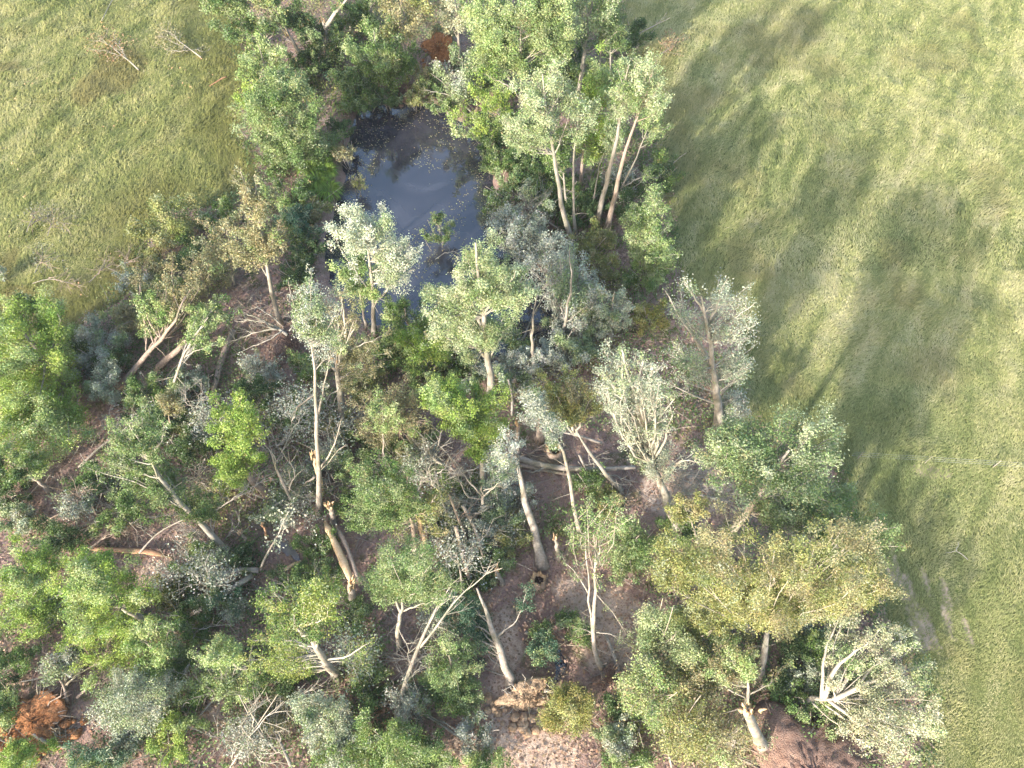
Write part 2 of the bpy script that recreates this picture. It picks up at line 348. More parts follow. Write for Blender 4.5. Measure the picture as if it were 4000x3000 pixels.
def tree(name, label, cat, base, crowns, pal='green', trunk=None, limbs=(), r=.22, nl=9, dens=1.0, size=.135, bark=None,
         leaf=None, dy=0.0, group=None, torn=(), stems=1, up=.55, twigs=5, wild=.25, crownname='crown', asp=.6, low=.35):
    bark = bark or M_BARK; leaf = leaf or (M_SILVER if pal in ('silver', 'grey', 'cream', 'white') else M_LEAF)
    if isinstance(base, (int, float)):
        C0 = at_z(crowns[0][0], crowns[0][1], base); B = np.array([C0[0], C0[1], 0.]); B[2] = float(gz(B[0], B[1]))
    else: B = gnd(*base)
    Y = B[1]
    E = [ell(c, Y + dy) for c in crowns]
    if trunk: T = [B] + wpts(trunk, Y, 0) if not dy else [B] + [at_z(*p) if len(p) == 3 else at_y(p[0], p[1], Y + dy * (i + 1) / len(trunk)) for i, p in enumerate(trunk)]
    elif E:
        C, R = E[0]; top = C + np.array([0, 0, R[2] * .75])
        T = [B, B * .55 + C * .45 + rng.normal(size=3) * .15, C, top]
    else: T = [B, B + np.array([0, 0, 3])]
    T = resample(np.array(T), 11); T[0, 2] -= .15
    H = len(T)
    r *= .68
    R0 = r * (1 - np.linspace(0, 1, H) ** 1.3 * (.82 if not torn else .45)); R0[0] *= 1.75; R0[1] *= 1.12
    o = root(name, B, label, cat, group)
    T[1:-1, :2] += rng.normal(size=(H - 2, 2)) * .035
    tb = MB(); tb.tube(T, R0, 9, jag=.16)
    bb = MB(); cl = []; tn = []
    def sprout(path, r1, ns, tl, tint):
        pd = norm(path[-1] - path[0])
        def put(p, tt): cl.append(p); tn.append(min(max(tt, 0), 1))
        for q in range(ns):
            s = 1.0 if q == 0 else rng.uniform(.28, .98); i = s * (len(path) - 1); i0 = int(min(i, len(path) - 2)); P = path[i0] + (path[i0 + 1] - path[i0]) * (i - i0)
            d = norm(pd * .8 + norm(rng.normal(size=3)) * (.3 if q == 0 else .75) + np.array([0, 0, .35])); l = tl * rng.uniform(.45, 1.35) * (1.1 - .35 * s)
            m = P + d * l * .5 + rng.normal(size=3) * .07 * l; e = m + norm(d + np.array([0, 0, .25])) * l * .5
            bb.tube([P, m, e], [max(r1 * .5, .013), max(r1 * .35, .011), .006], 3, cap=False)
            tt = tint + rng.normal() * .16
            for f in (.55, .8, 1.0): put(P + (m - P) * 2 * f if f < .5 else m + (e - m) * (2 * f - 1), tt)
            for w_ in range(2):
                a_ = P + (m - P) * rng.uniform(.4, 1); e2 = a_ + norm(d + norm(rng.normal(size=3)) * .8) * l * rng.uniform(.35, .65); bb.tube([a_, e2], [max(r1 * .25, .009), .005], 3, cap=False); put(e2, tt); put(a_ * .4 + e2 * .6, tt)
    leafN = 0
    if E: size = float(np.clip(1.75 * mpp(E[0][0]) * 2212 / 1024, .065, .15)) * size / .135
    for (C, R) in E:
        zlo = max(B[2] + low, C[2] - R[2] * 1.25); a0 = rng.uniform(0, 6.3)
        for i in range(nl):
            az = a0 + i * 2.4 + rng.normal() * .35; el = math.asin(np.clip(rng.uniform(-.45, 1.0), -1, 1))
            d = np.array([cos(az) * cos(el), sin(az) * cos(el), sin(el)]); tg = C + R * d * rng.uniform(.5, 1.12)
            dz = np.hypot(*(tg - C)[:2]) * rng.uniform(.8, 1.8)
            k = int(np.argmin(np.abs(T[:, 2] - np.clip(tg[2] - dz, zlo, T[-2, 2])) + .2 * np.linalg.norm(T - tg, axis=1))); k = min(max(k, 1), H - 2)
            a = T[k]; L = np.linalg.norm(tg - a); mid = a + (tg - a) * .5 + np.array([0, 0, -.08 * L]) + rng.normal(size=3) * .07 * L
            path = bez(a, mid, tg, 7); path[1:-1] += rng.normal(size=(5, 3)) * .025 * L ** .5; rr = min(R0[k] * .5, .018 + .012 * L)
            bb.tube(path, np.linspace(rr, .012, 7), 5, cap=False)
            sprout(path, rr, twigs, .36 * float(R.mean()) + .2, rng.random())
        A = pi * R[0] * max(R[2], R[1]); leafN += 420 * A * dens * (.19 / size) ** 2
        nw = int(len(cl) * wild * .25) + 2
        d = norm(rng.normal(size=(nw, 3))); cl.extend(list(C + R * d * (rng.random((nw, 1)) ** .4) * .9)); tn.extend(list(rng.random(nw)))
    if H and T[-1, 2] - T[0, 2] > 3 and E:
        for q in range(5):
            k = rng.integers(2, 7); d = norm(rng.normal(size=3) + [0, 0, .3]); l = rng.uniform(.5, 1.4); bb.tube([T[k], T[k] + d * l * .5 + rng.normal(size=3) * .06, T[k] + d * l], [.022, .015, .006], 3, cap=False)
    for lm in limbs:
        P = resample(np.array(wpts(lm[0], Y + dy, lm[2] if len(lm) > 2 else 0.0)), 9); rr = lm[1]
        P[1:-1] += rng.normal(size=(7, 3)) * .03
        bb.tube(P, np.linspace(rr, max(rr * .22, .015), 9), 6); sprout(P, rr * .5, twigs, .9, rng.random())
    if stems > 1:
        for q in range(stems - 1):
            tgt = T[-1] + rng.normal(size=3) * np.array([1, 1, .4]) * (E[0][1] * .6 if E else 1)
            tb.tube(bez(T[0] + rng.normal(size=3) * np.array([.25, .25, 0]), (T[0] + tgt) / 2 + rng.normal(size=3) * .3, tgt, 6), np.linspace(r * .7, .02, 6), 6)
    tb.build('trunk', bark, o, True, B)
    if bb.v: bb.build('branches', M_DEAD if bark is M_PALE else M_TWIG if bark is not M_BROWN else M_BROWN, o, True, B)
    if cl and leafN > 10:
        cl = np.array(cl); mb = MB(); rm = float(np.mean([e[1].mean() for e in E])) if E else 1.5
        k = max(2, int(round(leafN / len(cl)))); sg = float(np.clip(.085 * rm, .10, .24))
        alt = {'lime': 'pale', 'green': 'pale', 'dark': 'green', 'olive': 'tan', 'pale': 'mint', 'frost': 'mint', 'white': 'frost', 'mint': 'green', 'silver': 'mint', 'grey': 'mint', 'blue': 'mint', 'cream': 'pale', 'tan': 'pale', 'vine': 'olive', 'round': 'mint', 'plane': 'green'}.get(pal, pal)
        tn = np.array(tn); pick = (vnoise(cl[:, 0] * 1.0 + cl[:, 2], cl[:, 1] - cl[:, 2] * .7, .9 * rm, 101 + int(abs(B[0] * 7) % 50)) > .66) if len(cl) > 8 else np.zeros(len(cl), bool)
        leaf_quads(mb, cl[pick], k, sg, size, alt, up, asp, tn[pick], .08)
        cl, tn = cl[~pick], tn[~pick]
        leaf_quads(mb, cl, k, sg, size, pal, up, asp, tn, .13 if pal in ('green', 'mint', 'pale', 'olive', 'tan', 'plane', 'blue') else .3 if pal == 'round' else .04); mb.build(crownname, leaf, o, False, B)
    for (ti, dd, rr) in torn:
        sb = MB(); P = T[-1]; splinter(sb, P, T[-1] - T[-3], rr, 9, dd); sb.build('torn_end', M_TORN, o, False, B)
    return o

def shrub(label, c, pal, h=None, base=None, dens=1.0, size=.13, nl=11, cat='shrub', name='shrub', group=None, **k):
    """many stemmed bush; c is its pixel ellipse"""
    if pal == 'grey': c = (c[0], c[1], c[2] * 1.15, c[3] * 1.15) + tuple(c[4:])
    if base is None:
        s = mpp(at_z(c[0], c[1])); base = h if h else max(.5, .62 * c[3] * s)
    return tree(name, label, cat, base, [c], pal, r=.07, nl=nl, dens=dens, size=size, stems=4, twigs=4, crownname='leaves', low=.1, **k)

def log(name, label, cat, pts, r0, r1, bark=None, torn=None, limbs=(), group=None, jag=.15, leaves=None):
    """felled or leaning stem through pixels (x, y, z above ground)"""
    bark = bark or M_BARK
    P = np.array([at_z(*p) for p in pts]); P[:, 2] += np.array([float(gz(a, b)) for a, b in P[:, :2]]) * .8
    P = resample(P, max(6, len(pts) * 2)); r0 *= .75; r1 *= .75
    B = P[0].copy(); o = root(name, B, label, cat, group)
    tb = MB(); tb.tube(P, np.linspace(r0, r1, len(P)), 9, jag=jag); tb.build('trunk' if cat != 'branch' else 'stem', bark, o, True, B)
    bb = MB(); cl = []
    for lm in limbs:
        Q = np.array([at_z(*p) for p in lm[0]]); Q = resample(Q, 8); rr = lm[1]; Q[1:-1] += rng.normal(size=(6, 3)) * .05
        bb.tube(Q, np.linspace(rr, max(.012, rr * .2), 8), 5)
        n = lm[2] if len(lm) > 2 else 8
        for q in range(n):
            i = rng.integers(1, 8); a = Q[min(i, 7)]; d = norm(norm(Q[-1] - Q[0]) + rng.normal(size=3) * np.array([.8, .8, .6])); l = rng.uniform(.5, 1.6)
            m = a + d * l * .5 + rng.normal(size=3) * .08; e = a + d * l + rng.normal(size=3) * .15; e[2] = max(e[2], .05); m[2] = max(m[2], .05)
            bb.tube([a, m, e], [max(rr * .35, .018), .014, .008], 3, cap=False); cl += [e, m]
            e2 = m + norm(d + rng.normal(size=3) * .6) * l * .5; bb.tube([m, e2], [.012, .007], 3, cap=False); cl.append(e2)
    if bb.v: bb.build('branches', M_DEAD if bark in (M_PALE, M_BARK) else M_BROWN, o, True, B)
    if leaves and cl:
        mb = MB(); leaf_quads(mb, np.array(cl), leaves[1], .28, leaves[2] if len(leaves) > 2 else .17, leaves[0]); mb.build('leaves', M_SILVER if leaves[0] in ('silver', 'grey', 'cream', 'pale') else M_LEAF, o, False, B)
    if torn:
        sb = MB()
        for e in torn:
            if e == 1: splinter(sb, P[-1], P[-1] - P[-2], r1, 9, 3.2)
            else: splinter(sb, P[0], P[0] - P[1], r0, 9, 3.2)
        sb.build('torn_end', M_TORN, o, False, B)
    return o

# ================================================================== GROUND, POND
xs = np.concatenate([[-900, -400, -180, -110], np.arange(-80, 80.1, .5), [110, 180, 400, 900]])
ys = np.concatenate([[-600, -200, -80, -30], np.arange(-12, 96.1, .5), [120, 180, 400, 1200]])
X, Yg = np.meshgrid(xs, ys); Z = gz(X, Yg)
gm = MB(); nx, ny = len(xs), len(ys)
idx = (np.arange(ny - 1)[:, None] * nx + np.arange(nx - 1)[None, :]).ravel()
gm.add(np.stack([X.ravel(), Yg.ravel(), Z.ravel()], 1), [np.stack([idx, idx + 1, idx + nx + 1, idx + nx], 1)])
go = gm.build('ground', ground_material(), None, True); go['kind'] = 'structure'
LITTER = [G([(1110,950),(1350,930),(1560,990),(1620,1100),(1520,1150),(1390,1160),(1230,1080),(1120,1060)]), G([(1100,1220),(1180,1190),(1330,1240),(1430,1330),(1420,1440),(1300,1500),(1250,1600),(1250,1720),(1000,1720),(1040,1480),(1030,1330)]), G([(80,1000),(200,980),(260,1080),(430,1180),(400,1270),(270,1240),(180,1160),(70,1100)]), G([(700,900),(800,960),(790,1060),(770,1300),(720,1290),(740,1100),(690,1000)]), G([(60,1420),(220,1430),(230,1560),(150,1640),(40,1590)]), G([(590,1120),(700,1160),(700,1250),(580,1260)]), G([(850,1330),(960,1370),(930,1470),(860,1460)])]
SOILS = [G([(1045,1480),(1090,1450),(1180,1470),(1190,1540),(1150,1700),(1020,1700),(1050,1560)]), G([(1060,1330),(1100,1300),(1130,1400),(1110,1470),(1060,1440)]), G([(1180,1250),(1280,1240),(1390,1300),(1420,1420),(1300,1480),(1240,1380)]),
         G([(1380,1030),(1560,1000),(1600,1080),(1540,1120),(1400,1110)]), G([(290,1210),(380,1210),(380,1260),(300,1270)]), G([(1160,1570),(1260,1600),(1240,1700),(1130,1700)]), G([(960,1590),(1010,1590),(1010,1700),(960,1700)]), G([(440,1500),(490,1510),(480,1560),(430,1550)])]
zr = sm(-1.0, 1.0, sdist(X, Yg, GROVE)); zg = np.zeros_like(X)
for s_ in SOILS: zg = np.maximum(zg, sm(-.8, .9, sdist(X, Yg, s_)))
zb = np.zeros_like(X)
for t_ in TRACKS: zb = np.maximum(zb, .8 * sm(.5, .0, ldist(X, Yg, t_)))
zb = np.maximum(zb, .8 * sm(.9, .2, ldist(X, Yg, G([(1985,1012),(2040,1022)]))))
a = go.data.attributes.new('zone', 'FLOAT_COLOR', 'POINT')
a.data.foreach_set('color', np.stack([zr.ravel(), zg.ravel(), zb.ravel(), np.ones(X.size)], 1).astype(np.float32).ravel())

def sheet(name, poly, z, mat):
    mb = MB(); P = np.array([[x, y, z] for x, y in poly]); mb.add(P, [np.arange(len(P))[None, :]]); o = mb.build(name, mat); o['kind'] = 'structure'; return o
cx, cy = np.mean(POND, 0)
sheet('pond_water', [(cx + (x - cx) * 1.22, cy + (y - cy) * 1.15) for x, y in POND], -.62, M_WATER)
def ribbon(name, pts, wd, z, mat):
    P = resample(np.array([[x, y, 0] for x, y in pts]), 14); T = norm(np.gradient(P, axis=0)); Nn = np.stack([-T[:, 1], T[:, 0], T[:, 2] * 0], 1)
    ww = wd * (.6 + rng.random((14, 1)) * .8) * np.sin(np.linspace(.15, pi - .15, 14))[:, None]
    zz = np.array([[float(gz(q[0], q[1]))] for q in P]) + z
    V = np.concatenate([P + Nn * ww, P - Nn * ww]); V[:, 2:] = np.concatenate([zz, zz])
    i = np.arange(13); mb = MB(); mb.add(V, [np.stack([i, i + 1, i + 15, i + 14], 1)]); o = mb.build(name, mat); o['kind'] = 'structure'
ribbon('stream', STREAM[2:], .28, .06, M_WATER)
ribbon('puddle', G([(590,1168),(612,1182),(636,1196),(646,1212)]), .36, .07, water_material('muddy_water', (.07, .05, .05), (.12, .09, .085)))

# ================================================================== UNCOUNTABLE COVER (grass, litter, undergrowth)
def scatter(n, ylim=(1, 80), seed=1):
    g = np.random.default_rng(seed); y = g.uniform(*ylim, n * 2)
    wmax = 58; x = g.uniform(-wmax, wmax, n * 2)
    zc = (y * cos(_p) + CAM_H * sin(_p)); ok = np.abs(x) < zc * _t * 1.08
    return x[ok], y[ok]
def grass(name, n, seed, sel, length, width, pal, label, lift=.4, mat=M_GRASS, ang0=62, cat='grass', near=0):
    x, y = scatter(n, seed=seed)
    if near: x2, y2 = scatter(near, (1, 36), seed + 50); x = np.concatenate([x, x2]); y = np.concatenate([y, y2])
    k = sel(x, y); x, y = x[k], y[k]; n = len(x)
    ang = radians(ang0) + (fbm(x, y, 3.0, 31) - .5) * 3.4 + rng.normal(size=n) * np.where(x > 0, .6, .75)
    l = rng.uniform(*length, n) * (.65 + .7 * fbm(x, y, 2.0, 51)) * np.clip(.42 + y / 62, .4, 1.15); wd = rng.uniform(.6, 1.3, n) * width * (.55 + y / 55)
    lf = lift * (.35 + 1.3 * vnoise(x, y, 1.1, 91)) * rng.uniform(.7, 1.3, n)
    dx, dy = np.cos(ang), np.sin(ang); z = gz(x, y) - .02
    b = np.stack([x, y, z], 1); d = np.stack([dx, dy, dx * 0], 1); s = np.stack([-dy, dx, dx * 0], 1) * (wd / 2)[:, None]
    m = b + d * (l * .45)[:, None]; m[:, 2] += l * lf; e = b + d * l[:, None] + np.stack([-dy, dx, dx * 0], 1) * (rng.normal(size=n) * .12 * l)[:, None]; e[:, 2] += l * lf * .95
    V = np.stack([b - s, b + s, m + s, m - s, e], 1).reshape(-1, 3); i = np.arange(n)[:, None] * 5
    pl = np.array(pal); ca, sa = cos(radians(ang0)), sin(radians(ang0)); wx, wy = x + 2 * fbm(x, y, 6, 43), y + 2 * fbm(x, y, 6, 47)
    t = np.clip(.52 + .45 * (fbm(x, y, 9, 41) - .5) + .95 * (fbm((wx * ca + wy * sa) / 4.5, wx * sa - wy * ca, .75, 61, 4) - .5) + rng.normal(size=n) * .15, 0, 1) * (len(pl) - 1)
    i0 = np.minimum(t.astype(int), len(pl) - 2); f = (t - i0)[:, None]; c = (pl[i0] * (1 - f) + pl[i0 + 1] * f) * rng.uniform(.88, 1.12, (n, 1))
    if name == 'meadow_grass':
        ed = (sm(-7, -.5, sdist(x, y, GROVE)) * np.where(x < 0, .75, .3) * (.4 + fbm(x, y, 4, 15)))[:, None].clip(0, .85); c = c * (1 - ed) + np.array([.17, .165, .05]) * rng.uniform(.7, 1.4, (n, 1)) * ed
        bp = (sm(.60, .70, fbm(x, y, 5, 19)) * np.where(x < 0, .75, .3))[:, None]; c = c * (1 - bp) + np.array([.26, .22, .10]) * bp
        c = np.where((x < 0)[:, None], c * np.array([.84, .86, .72]), c)
    mb = MB(); mb.add(V, [i + np.array([0, 1, 2, 3])], c); mb.add(np.zeros((0, 3)), [])
    mb.f.append(i + np.array([3, 2, 4])); mb.c.append(c)
    o = mb.build(name, mat); o['kind'] = 'stuff'; return tag(o, label, cat)
trk = lambda x, y: np.min([ldist(x, y, t) for t in TRACKS], axis=0)
def meadow(x, y):
    s = sdist(x, y, GROVE) + (fbm(x, y, 2.2, 8) - .5) * 2.0
    return (s < .3) & ((trk(x, y) > .2) | (rng.random(len(x)) < .35))
GP = [(.105,.14,.045),(.205,.24,.085),(.315,.33,.135),(.43,.415,.20),(.55,.50,.30)]
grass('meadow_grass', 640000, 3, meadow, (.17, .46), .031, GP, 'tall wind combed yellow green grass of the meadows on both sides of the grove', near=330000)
vin = G([(1355,650),(1440,640),(1440,760),(1400,800),(1350,760)])
def fl(x, y): return (np.max([sdist(x, y, q) for q in SOILS + LITTER], axis=0) < fbm(x, y, 1.5, 3) - .9) & (sdist(x, y, GROVE) > -.5) & (sdist(x, y, POND) < -.8) & (fbm(x, y, 3.2, 17) > .53)
grass('woodland_grass', 60000, 5, fl, (.25, .55), .05, [(.05,.09,.02),(.09,.14,.03),(.15,.19,.04)], 'low green grass and moss in patches on the woodland floor', .5)

x, y = scatter(150000, seed=9); s = sdist(x, y, GROVE); k = (s > -.6) & (sdist(x, y, POND) < -.5); x, y = x[k], y[k]
mb = MB(); leaf_quads(mb, np.stack([x, y, gz(x, y) + .03], 1), 1, (.01, .01, .015), .17, 'brown', 2.2, .7)
mb.c[0][:] = mb.c[0] * .55 + np.array([(.13, .095, .085)]) * rng.uniform(.3, 1.9, (len(x), 1)); 
lt = mb.build('leaf_litter', M_LITTER); lt['kind'] = 'stuff'; tag(lt, 'reddish brown dead leaves and bark chips covering the woodland floor', 'leaf litter')

x, y = scatter(30000, seed=19); s = sdist(x, y, GROVE); k = (s > .3) & (sdist(x, y, POND) < -.6) & (fbm(x, y, 3.5, 23) > .42) & (np.max([sdist(x, y, q) for q in SOILS], axis=0) < -.3); x, y = x[k][:9000], y[k][:9000]
mb = MB()
for a, b in zip(x, y):
    l = rng.uniform(.5, 2.2); an = rng.uniform(0, 2 * pi); d = np.array([cos(an), sin(an), rng.normal() * .25]); P = np.array([a, b, float(gz(a, b)) + .05])
    m = P + d * l * .5 + rng.normal(size=3) * .1; m[2] = max(m[2], P[2]) + .08; e = P + d * l; e[2] = max(e[2], P[2] - .02)
    r = rng.uniform(.008, .024); mb.tube([P, m, e], [r, r * .8, r * .4], 3, cap=False)
tw = mb.build('twig_litter', M_TWIG); tw['kind'] = 'stuff'; tag(tw, 'tangle of thin broken grey twigs strewn over the woodland floor', 'twigs')

x, y = scatter(34000, seed=29); s = sdist(x, y, GROVE); k = (s > -.3) & (sdist(x, y, POND) < -.7) & (fbm(x, y, 6, 37) > .50) & (np.max([sdist(x, y, q) for q in SOILS + LITTER], axis=0) < fbm(x, y, 1.5, 3) - .9); x, y = x[k], y[k]
mb = MB(); hh = rng.random(len(x)) ** 1.5 * (.5 + 1.2 * vnoise(x, y, 3, 59))
for pi_, pn in enumerate(('green', 'dark', 'mint', 'olive')):
    q = (vnoise(x, y, 4, 71) * 4).astype(int) == pi_
    leaf_quads(mb, np.stack([x[q], y[q], gz(x[q], y[q]) + hh[q]], 1), 9, (.2, .2, .12), .15, pn, .9)
ug = mb.build('undergrowth', M_LEAF); ug['kind'] = 'stuff'; tag(ug, 'low leafy green undergrowth and brambles between the fallen trunks', 'undergrowth')

x, y = scatter(60000, seed=39); sp = sdist(x, y, POND); q = fbm(x, y, 3.0, 83, 4); k = (sp > .2) & ((q > .60) | ((sp < 2.5) & (q > .40)) | (rng.random(len(x)) < .03)); x, y = x[k], y[k]
mb = MB(); leaf_quads(mb, np.stack([x, y, x * 0 - .605], 1), 1, (.02, .02, .0), .11, 'tan', 60, .8); mb.v[0][:, 2] = -.612 + rng.random(len(mb.v[0])) * .004
fl_ = mb.build('floating_leaves', M_LITTER); fl_['kind'] = 'stuff'; tag(fl_, 'tan leaf scum and flecks floating on the dark pond', 'floating leaves')

x, y = scatter(9000, seed=49); k = (sdist(x, y, GROVE) < -.8) & (x < 0) & (y < 62) & (y > 20) & (fbm(x, y, 5, 97) > .5); x, y = x[k][:120], y[k][:120]
mb = MB(); leaf_quads(mb, np.stack([x, y, gz(x, y) + .4], 1), 2, (.15, .15, .08), .15, 'tan', 1.5, .7)
mb.c[0][::3] = (.5, .3, .17)
st = mb.build('scattered_leaves', M_LITTER); st['kind'] = 'stuff'; tag(st, 'pale and orange storm blown leaves scattered over the left meadow grass', 'leaves')

# ================================================================== TREES, SHRUBS, FALLEN TIMBER
# ---- far end of the grove (top edge)
tree('broadleaf_tree', 'leafy green tree at the top edge whose crown borders the left meadow', 'tree', 6, [(555,20,80,62),(470,-10,45,40)], 'mint', dens=1.1)
tree('broken_tree', 'leaning trunk snapped off with an orange broken end above the left crowns at the top', 'broken tree', (668,165), [(580,25,28,48)], 'pale', trunk=[(655,135),(640,100),(621,72)], r=.3, nl=4, torn=[(1,2.2,.22)], limbs=[([(640,100),(680,85)],.07),([(626,80),(600,50),(575,10)],.12)])
tree('broadleaf_tree', 'pale silvery green tree left of the snapped leaning trunk, facing the left meadow', 'tree', 4.2, [(568,130,52,48)], 'pale')
tree('broken_tree', 'grey trunk split at the top with its pale torn top folded over to the right', 'broken tree', (716,135), [(735,95,20,30)], 'mint', trunk=[(708,88),(697,42)], r=.36, nl=3, torn=[(1,1.6,.25)], bark=M_PALE, limbs=[([(702,62),(724,28),(755,-8)],.24)])
tree('broadleaf_tree', 'bright green bushy tree standing over the far bank of the pond', 'tree', 4.6, [(815,110,62,60),(790,165,58,42),(850,140,35,45)], 'green', nl=12)
tree('broadleaf_tree', 'small silvery leaved tree tucked under the bushy tree at the far bank', 'tree', 2.2, [(755,175,38,32)], 'blue')
tree('broadleaf_tree', 'airy olive yellow tree with feathery twigs at the top edge', 'tree', (888,152), [(885,25,72,48)], 'olive', trunk=[(874,105),(861,55),(868,0)], r=.2, nl=14, dens=.7, size=.15, twigs=9)
tree('slender_tree', 'thin bare trunk between the split trunk and the airy olive tree', 'tree', (757,70), [], trunk=[(755,20),(752,-40)], r=.14)
tree('slender_tree', 'thin pale trunk just left of the airy olive tree at the top', 'tree', (805,75), [(800,0,25,25)], 'mint', trunk=[(800,20),(806,-30)], r=.14, nl=4)
tree('broadleaf_tree', 'cream leaved tree at the top edge above the red earth hole', 'tree', 5, [(985,30,48,48)], 'cream', dens=.8)
tree('broadleaf_tree', 'silver green tree hanging over the far right corner of the pond', 'tree', 3.6, [(1000,160,50,50)], 'silver', dens=1.0)
tree('broadleaf_tree', 'dark green shrubby tree on the left corner of the far pond bank', 'tree', 2.2, [(700,95,45,45),(655,55,30,30)], 'dark')
tree('poplar_tree', 'broad pale lime poplar, the largest crown at the top edge', 'tree', 8.5, [(1125,60,105,85),(1050,50,50,55),(1190,20,55,50),(1080,130,60,45)], 'pale', nl=12, dens=1.0, bark=M_PALE, limbs=[([(1110,190),(1090,150),(1050,100),(1035,60)],.1)])
tree('poplar_tree', 'tall grey green poplar with its straight trunk showing up to the top edge', 'tree', (1248,200), [(1285,35,48,85)], 'frost', trunk=[(1254,165),(1265,90),(1280,0),(1285,-40)], r=.3, nl=20, dens=.6, bark=M_PALE)
tree('dead_tree', 'bare dead limb reaching out over the right meadow near the top', 'dead tree', (1322,112), [], trunk=[(1350,90),(1400,62),(1448,38)], r=.16, limbs=[([(1370,88),(1395,85),(1415,62)],.05),([(1340,97),(1345,78)],.04),([(1395,64),(1420,52),(1434,36)],.04)], bark=M_PALE)
tree('broadleaf_tree', 'yellow green tree leaning over the right bank above the inlet with bare lower branches', 'tree', (1120,300), [(1065,215,45,40),(1020,250,60,32),(1090,270,35,45)], 'lime', trunk=[(1095,265),(1060,230)], r=.16, dens=.7, limbs=[([(1090,275),(1030,268),(990,255)],.06),([(1100,280),(1040,295),(1000,290)],.05),([(1110,190),(1085,180),(1045,160)],.06)])
tree('fallen_tree', 'thin pale dead tree leaning over the far right corner of the pond', 'fallen tree', (1035,238), [], trunk=[(985,210),(960,180),(930,158)], r=.13, bark=M_PALE, limbs=[([(985,212),(950,200),(915,195)],.05),([(1000,218),(960,220),(920,220)],.05)])
shrub('dark green bush behind the grove edge beside the bare dead limb', (1370,80,36,52), 'dark')
shrub('green bush at the foot of the tall grey green poplar', (1270,165,40,35), 'green')
# ---- poplar stand right of the pond
tree('poplar_tree', 'pale poplar nearest the pond in the stand of tall poplars', 'tree', (1243,530), [(1165,235,58,95),(1130,290,35,45)], 'frost', trunk=[(1228,500),(1215,455),(1198,340),(1178,220),(1172,160)], r=.3, nl=22, dens=.85, bark=M_PALE)
tree('poplar_tree', 'slim pale poplar with a very thin straight stem in the middle of the stand', 'tree', (1243,512), [(1250,262,32,75)], 'frost', trunk=[(1238,440),(1238,350),(1244,290),(1252,210)], r=.17, nl=14, bark=M_PALE)
tree('poplar_tree', 'yellowest poplar of the stand, behind the slim pale stem', 'tree', (1253,405), [(1300,235,45,88),(1285,310,40,40)], 'lime', trunk=[(1258,350),(1272,280),(1300,190)], r=.22, nl=16, bark=M_BROWN)
tree('poplar_tree', 'silvery poplar with a thick pink trunk at the right of the stand', 'tree', (1290,482), [(1365,175,52,52),(1345,230,28,50)], 'frost', trunk=[(1305,420),(1330,310),(1345,210),(1358,140)], r=.3, nl=20, dens=.75, bark=M_PALE)
tree('poplar_tree', 'vine wrapped poplar leaning right beside the thick pink trunk', 'tree', (1310,500), [(1400,205,36,70)], 'frost', trunk=[(1325,440),(1345,340),(1370,270),(1400,190)], r=.3, nl=16, dens=.7, bark=M_BROWN)
tree('poplar_tree', 'rightmost poplar of the stand, thin and leaning out over the meadow', 'tree', (1320,440), [(1410,265,28,50)], 'pale', trunk=[(1345,400),(1380,330),(1405,260)], r=.14, nl=12, dens=.6, bark=M_PALE, limbs=[([(1345,405),(1385,380),(1420,385)],.05),([(1335,420),(1380,400),(1400,370)],.04)])
tree('slender_tree', 'bare thin stem standing between the yellow poplar and the pink trunk', 'tree', (1272,470), [], trunk=[(1285,410),(1297,350),(1305,330)], r=.12, bark=M_PALE)
shrub('dark green bush spilling onto the right meadow beside the poplars', (1425,375,38,68), 'dark')
tree('broadleaf_tree', 'airy bright green tree with pale thin stems at the meadow edge below the poplars', 'tree', (1378,610), [(1412,470,34,62),(1398,545,42,48),(1375,500,28,50),(1425,560,28,40)], 'pale', trunk=[(1385,540),(1400,470),(1415,430)], r=.14, nl=16, dens=.75, bark=M_PALE, limbs=[([(1395,605),(1400,550),(1412,490)],.07)])
shrub('green bush on the right pond bank below the yellow leaning tree', (1090,345,42,40), 'green')
shrub('dark bush on the right bank behind the first poplar stem', (1150,345,45,40), 'dark')
shrub('pale bush at the water on the right bank, in front of the dark bush', (1105,405,48,38), 'mint')
shrub('green leafy bush under the poplar trunks nearest the pond', (1175,395,42,48), 'green')
shrub('silver bush with thin bare stems halfway down the right bank', (1150,450,52,45), 'silver', dens=.8)
shrub('dark bush at the foot of the pink trunked poplar', (1290,430,40,45), 'dark')
shrub('olive bush growing around the poplar trunk bases', (1285,525,42,58), 'olive')
shrub('dark green bush between the poplar bases and the bright airy tree', (1355,440,42,50), 'dark')
shrub('dark shaded bush under the first two poplar stems', (1215,420,40,55), 'dark')
tree('wilted_tree', 'grey wilted tree toppled into the right side of the pond', 'fallen tree', (1185,540), [(1110,500,58,48,0,1.4),(1150,545,50,42,0,1.4)], 'grey', trunk=[(1150,525,1.2),(1110,510,1.5),(1070,490,1)], r=.16, dens=.8, nl=14)
tree('wilted_tree', 'grey wilted crown lying across the pond inlet below the poplar stand', 'fallen tree', (1210,740), [(1225,600,58,60,0,2.2),(1255,655,48,58,0,2.2),(1200,545,44,45,0,1.8)], 'grey', trunk=[(1225,680),(1235,610),(1230,540)], r=.18, dens=.85, nl=18, limbs=[([(1190,770),(1220,730),(1260,690)],.08)])
tree('wilted_tree', 'bright silver wilted tree right of the pond inlet', 'tree', (1320,735), [(1322,660,34,46),(1310,700,40,30)], 'silver', nl=10)
shrub('grey bush beneath the wilted crown at the pond inlet', (1240,720,52,42), 'grey')
shrub('grey green bush above the olive crowned leaning tree', (1215,765,55,30), 'grey')
shrub('yellow olive vine tangle between the silver tree and the half dead tree', (1400,690,40,62), 'vine', size=.13)
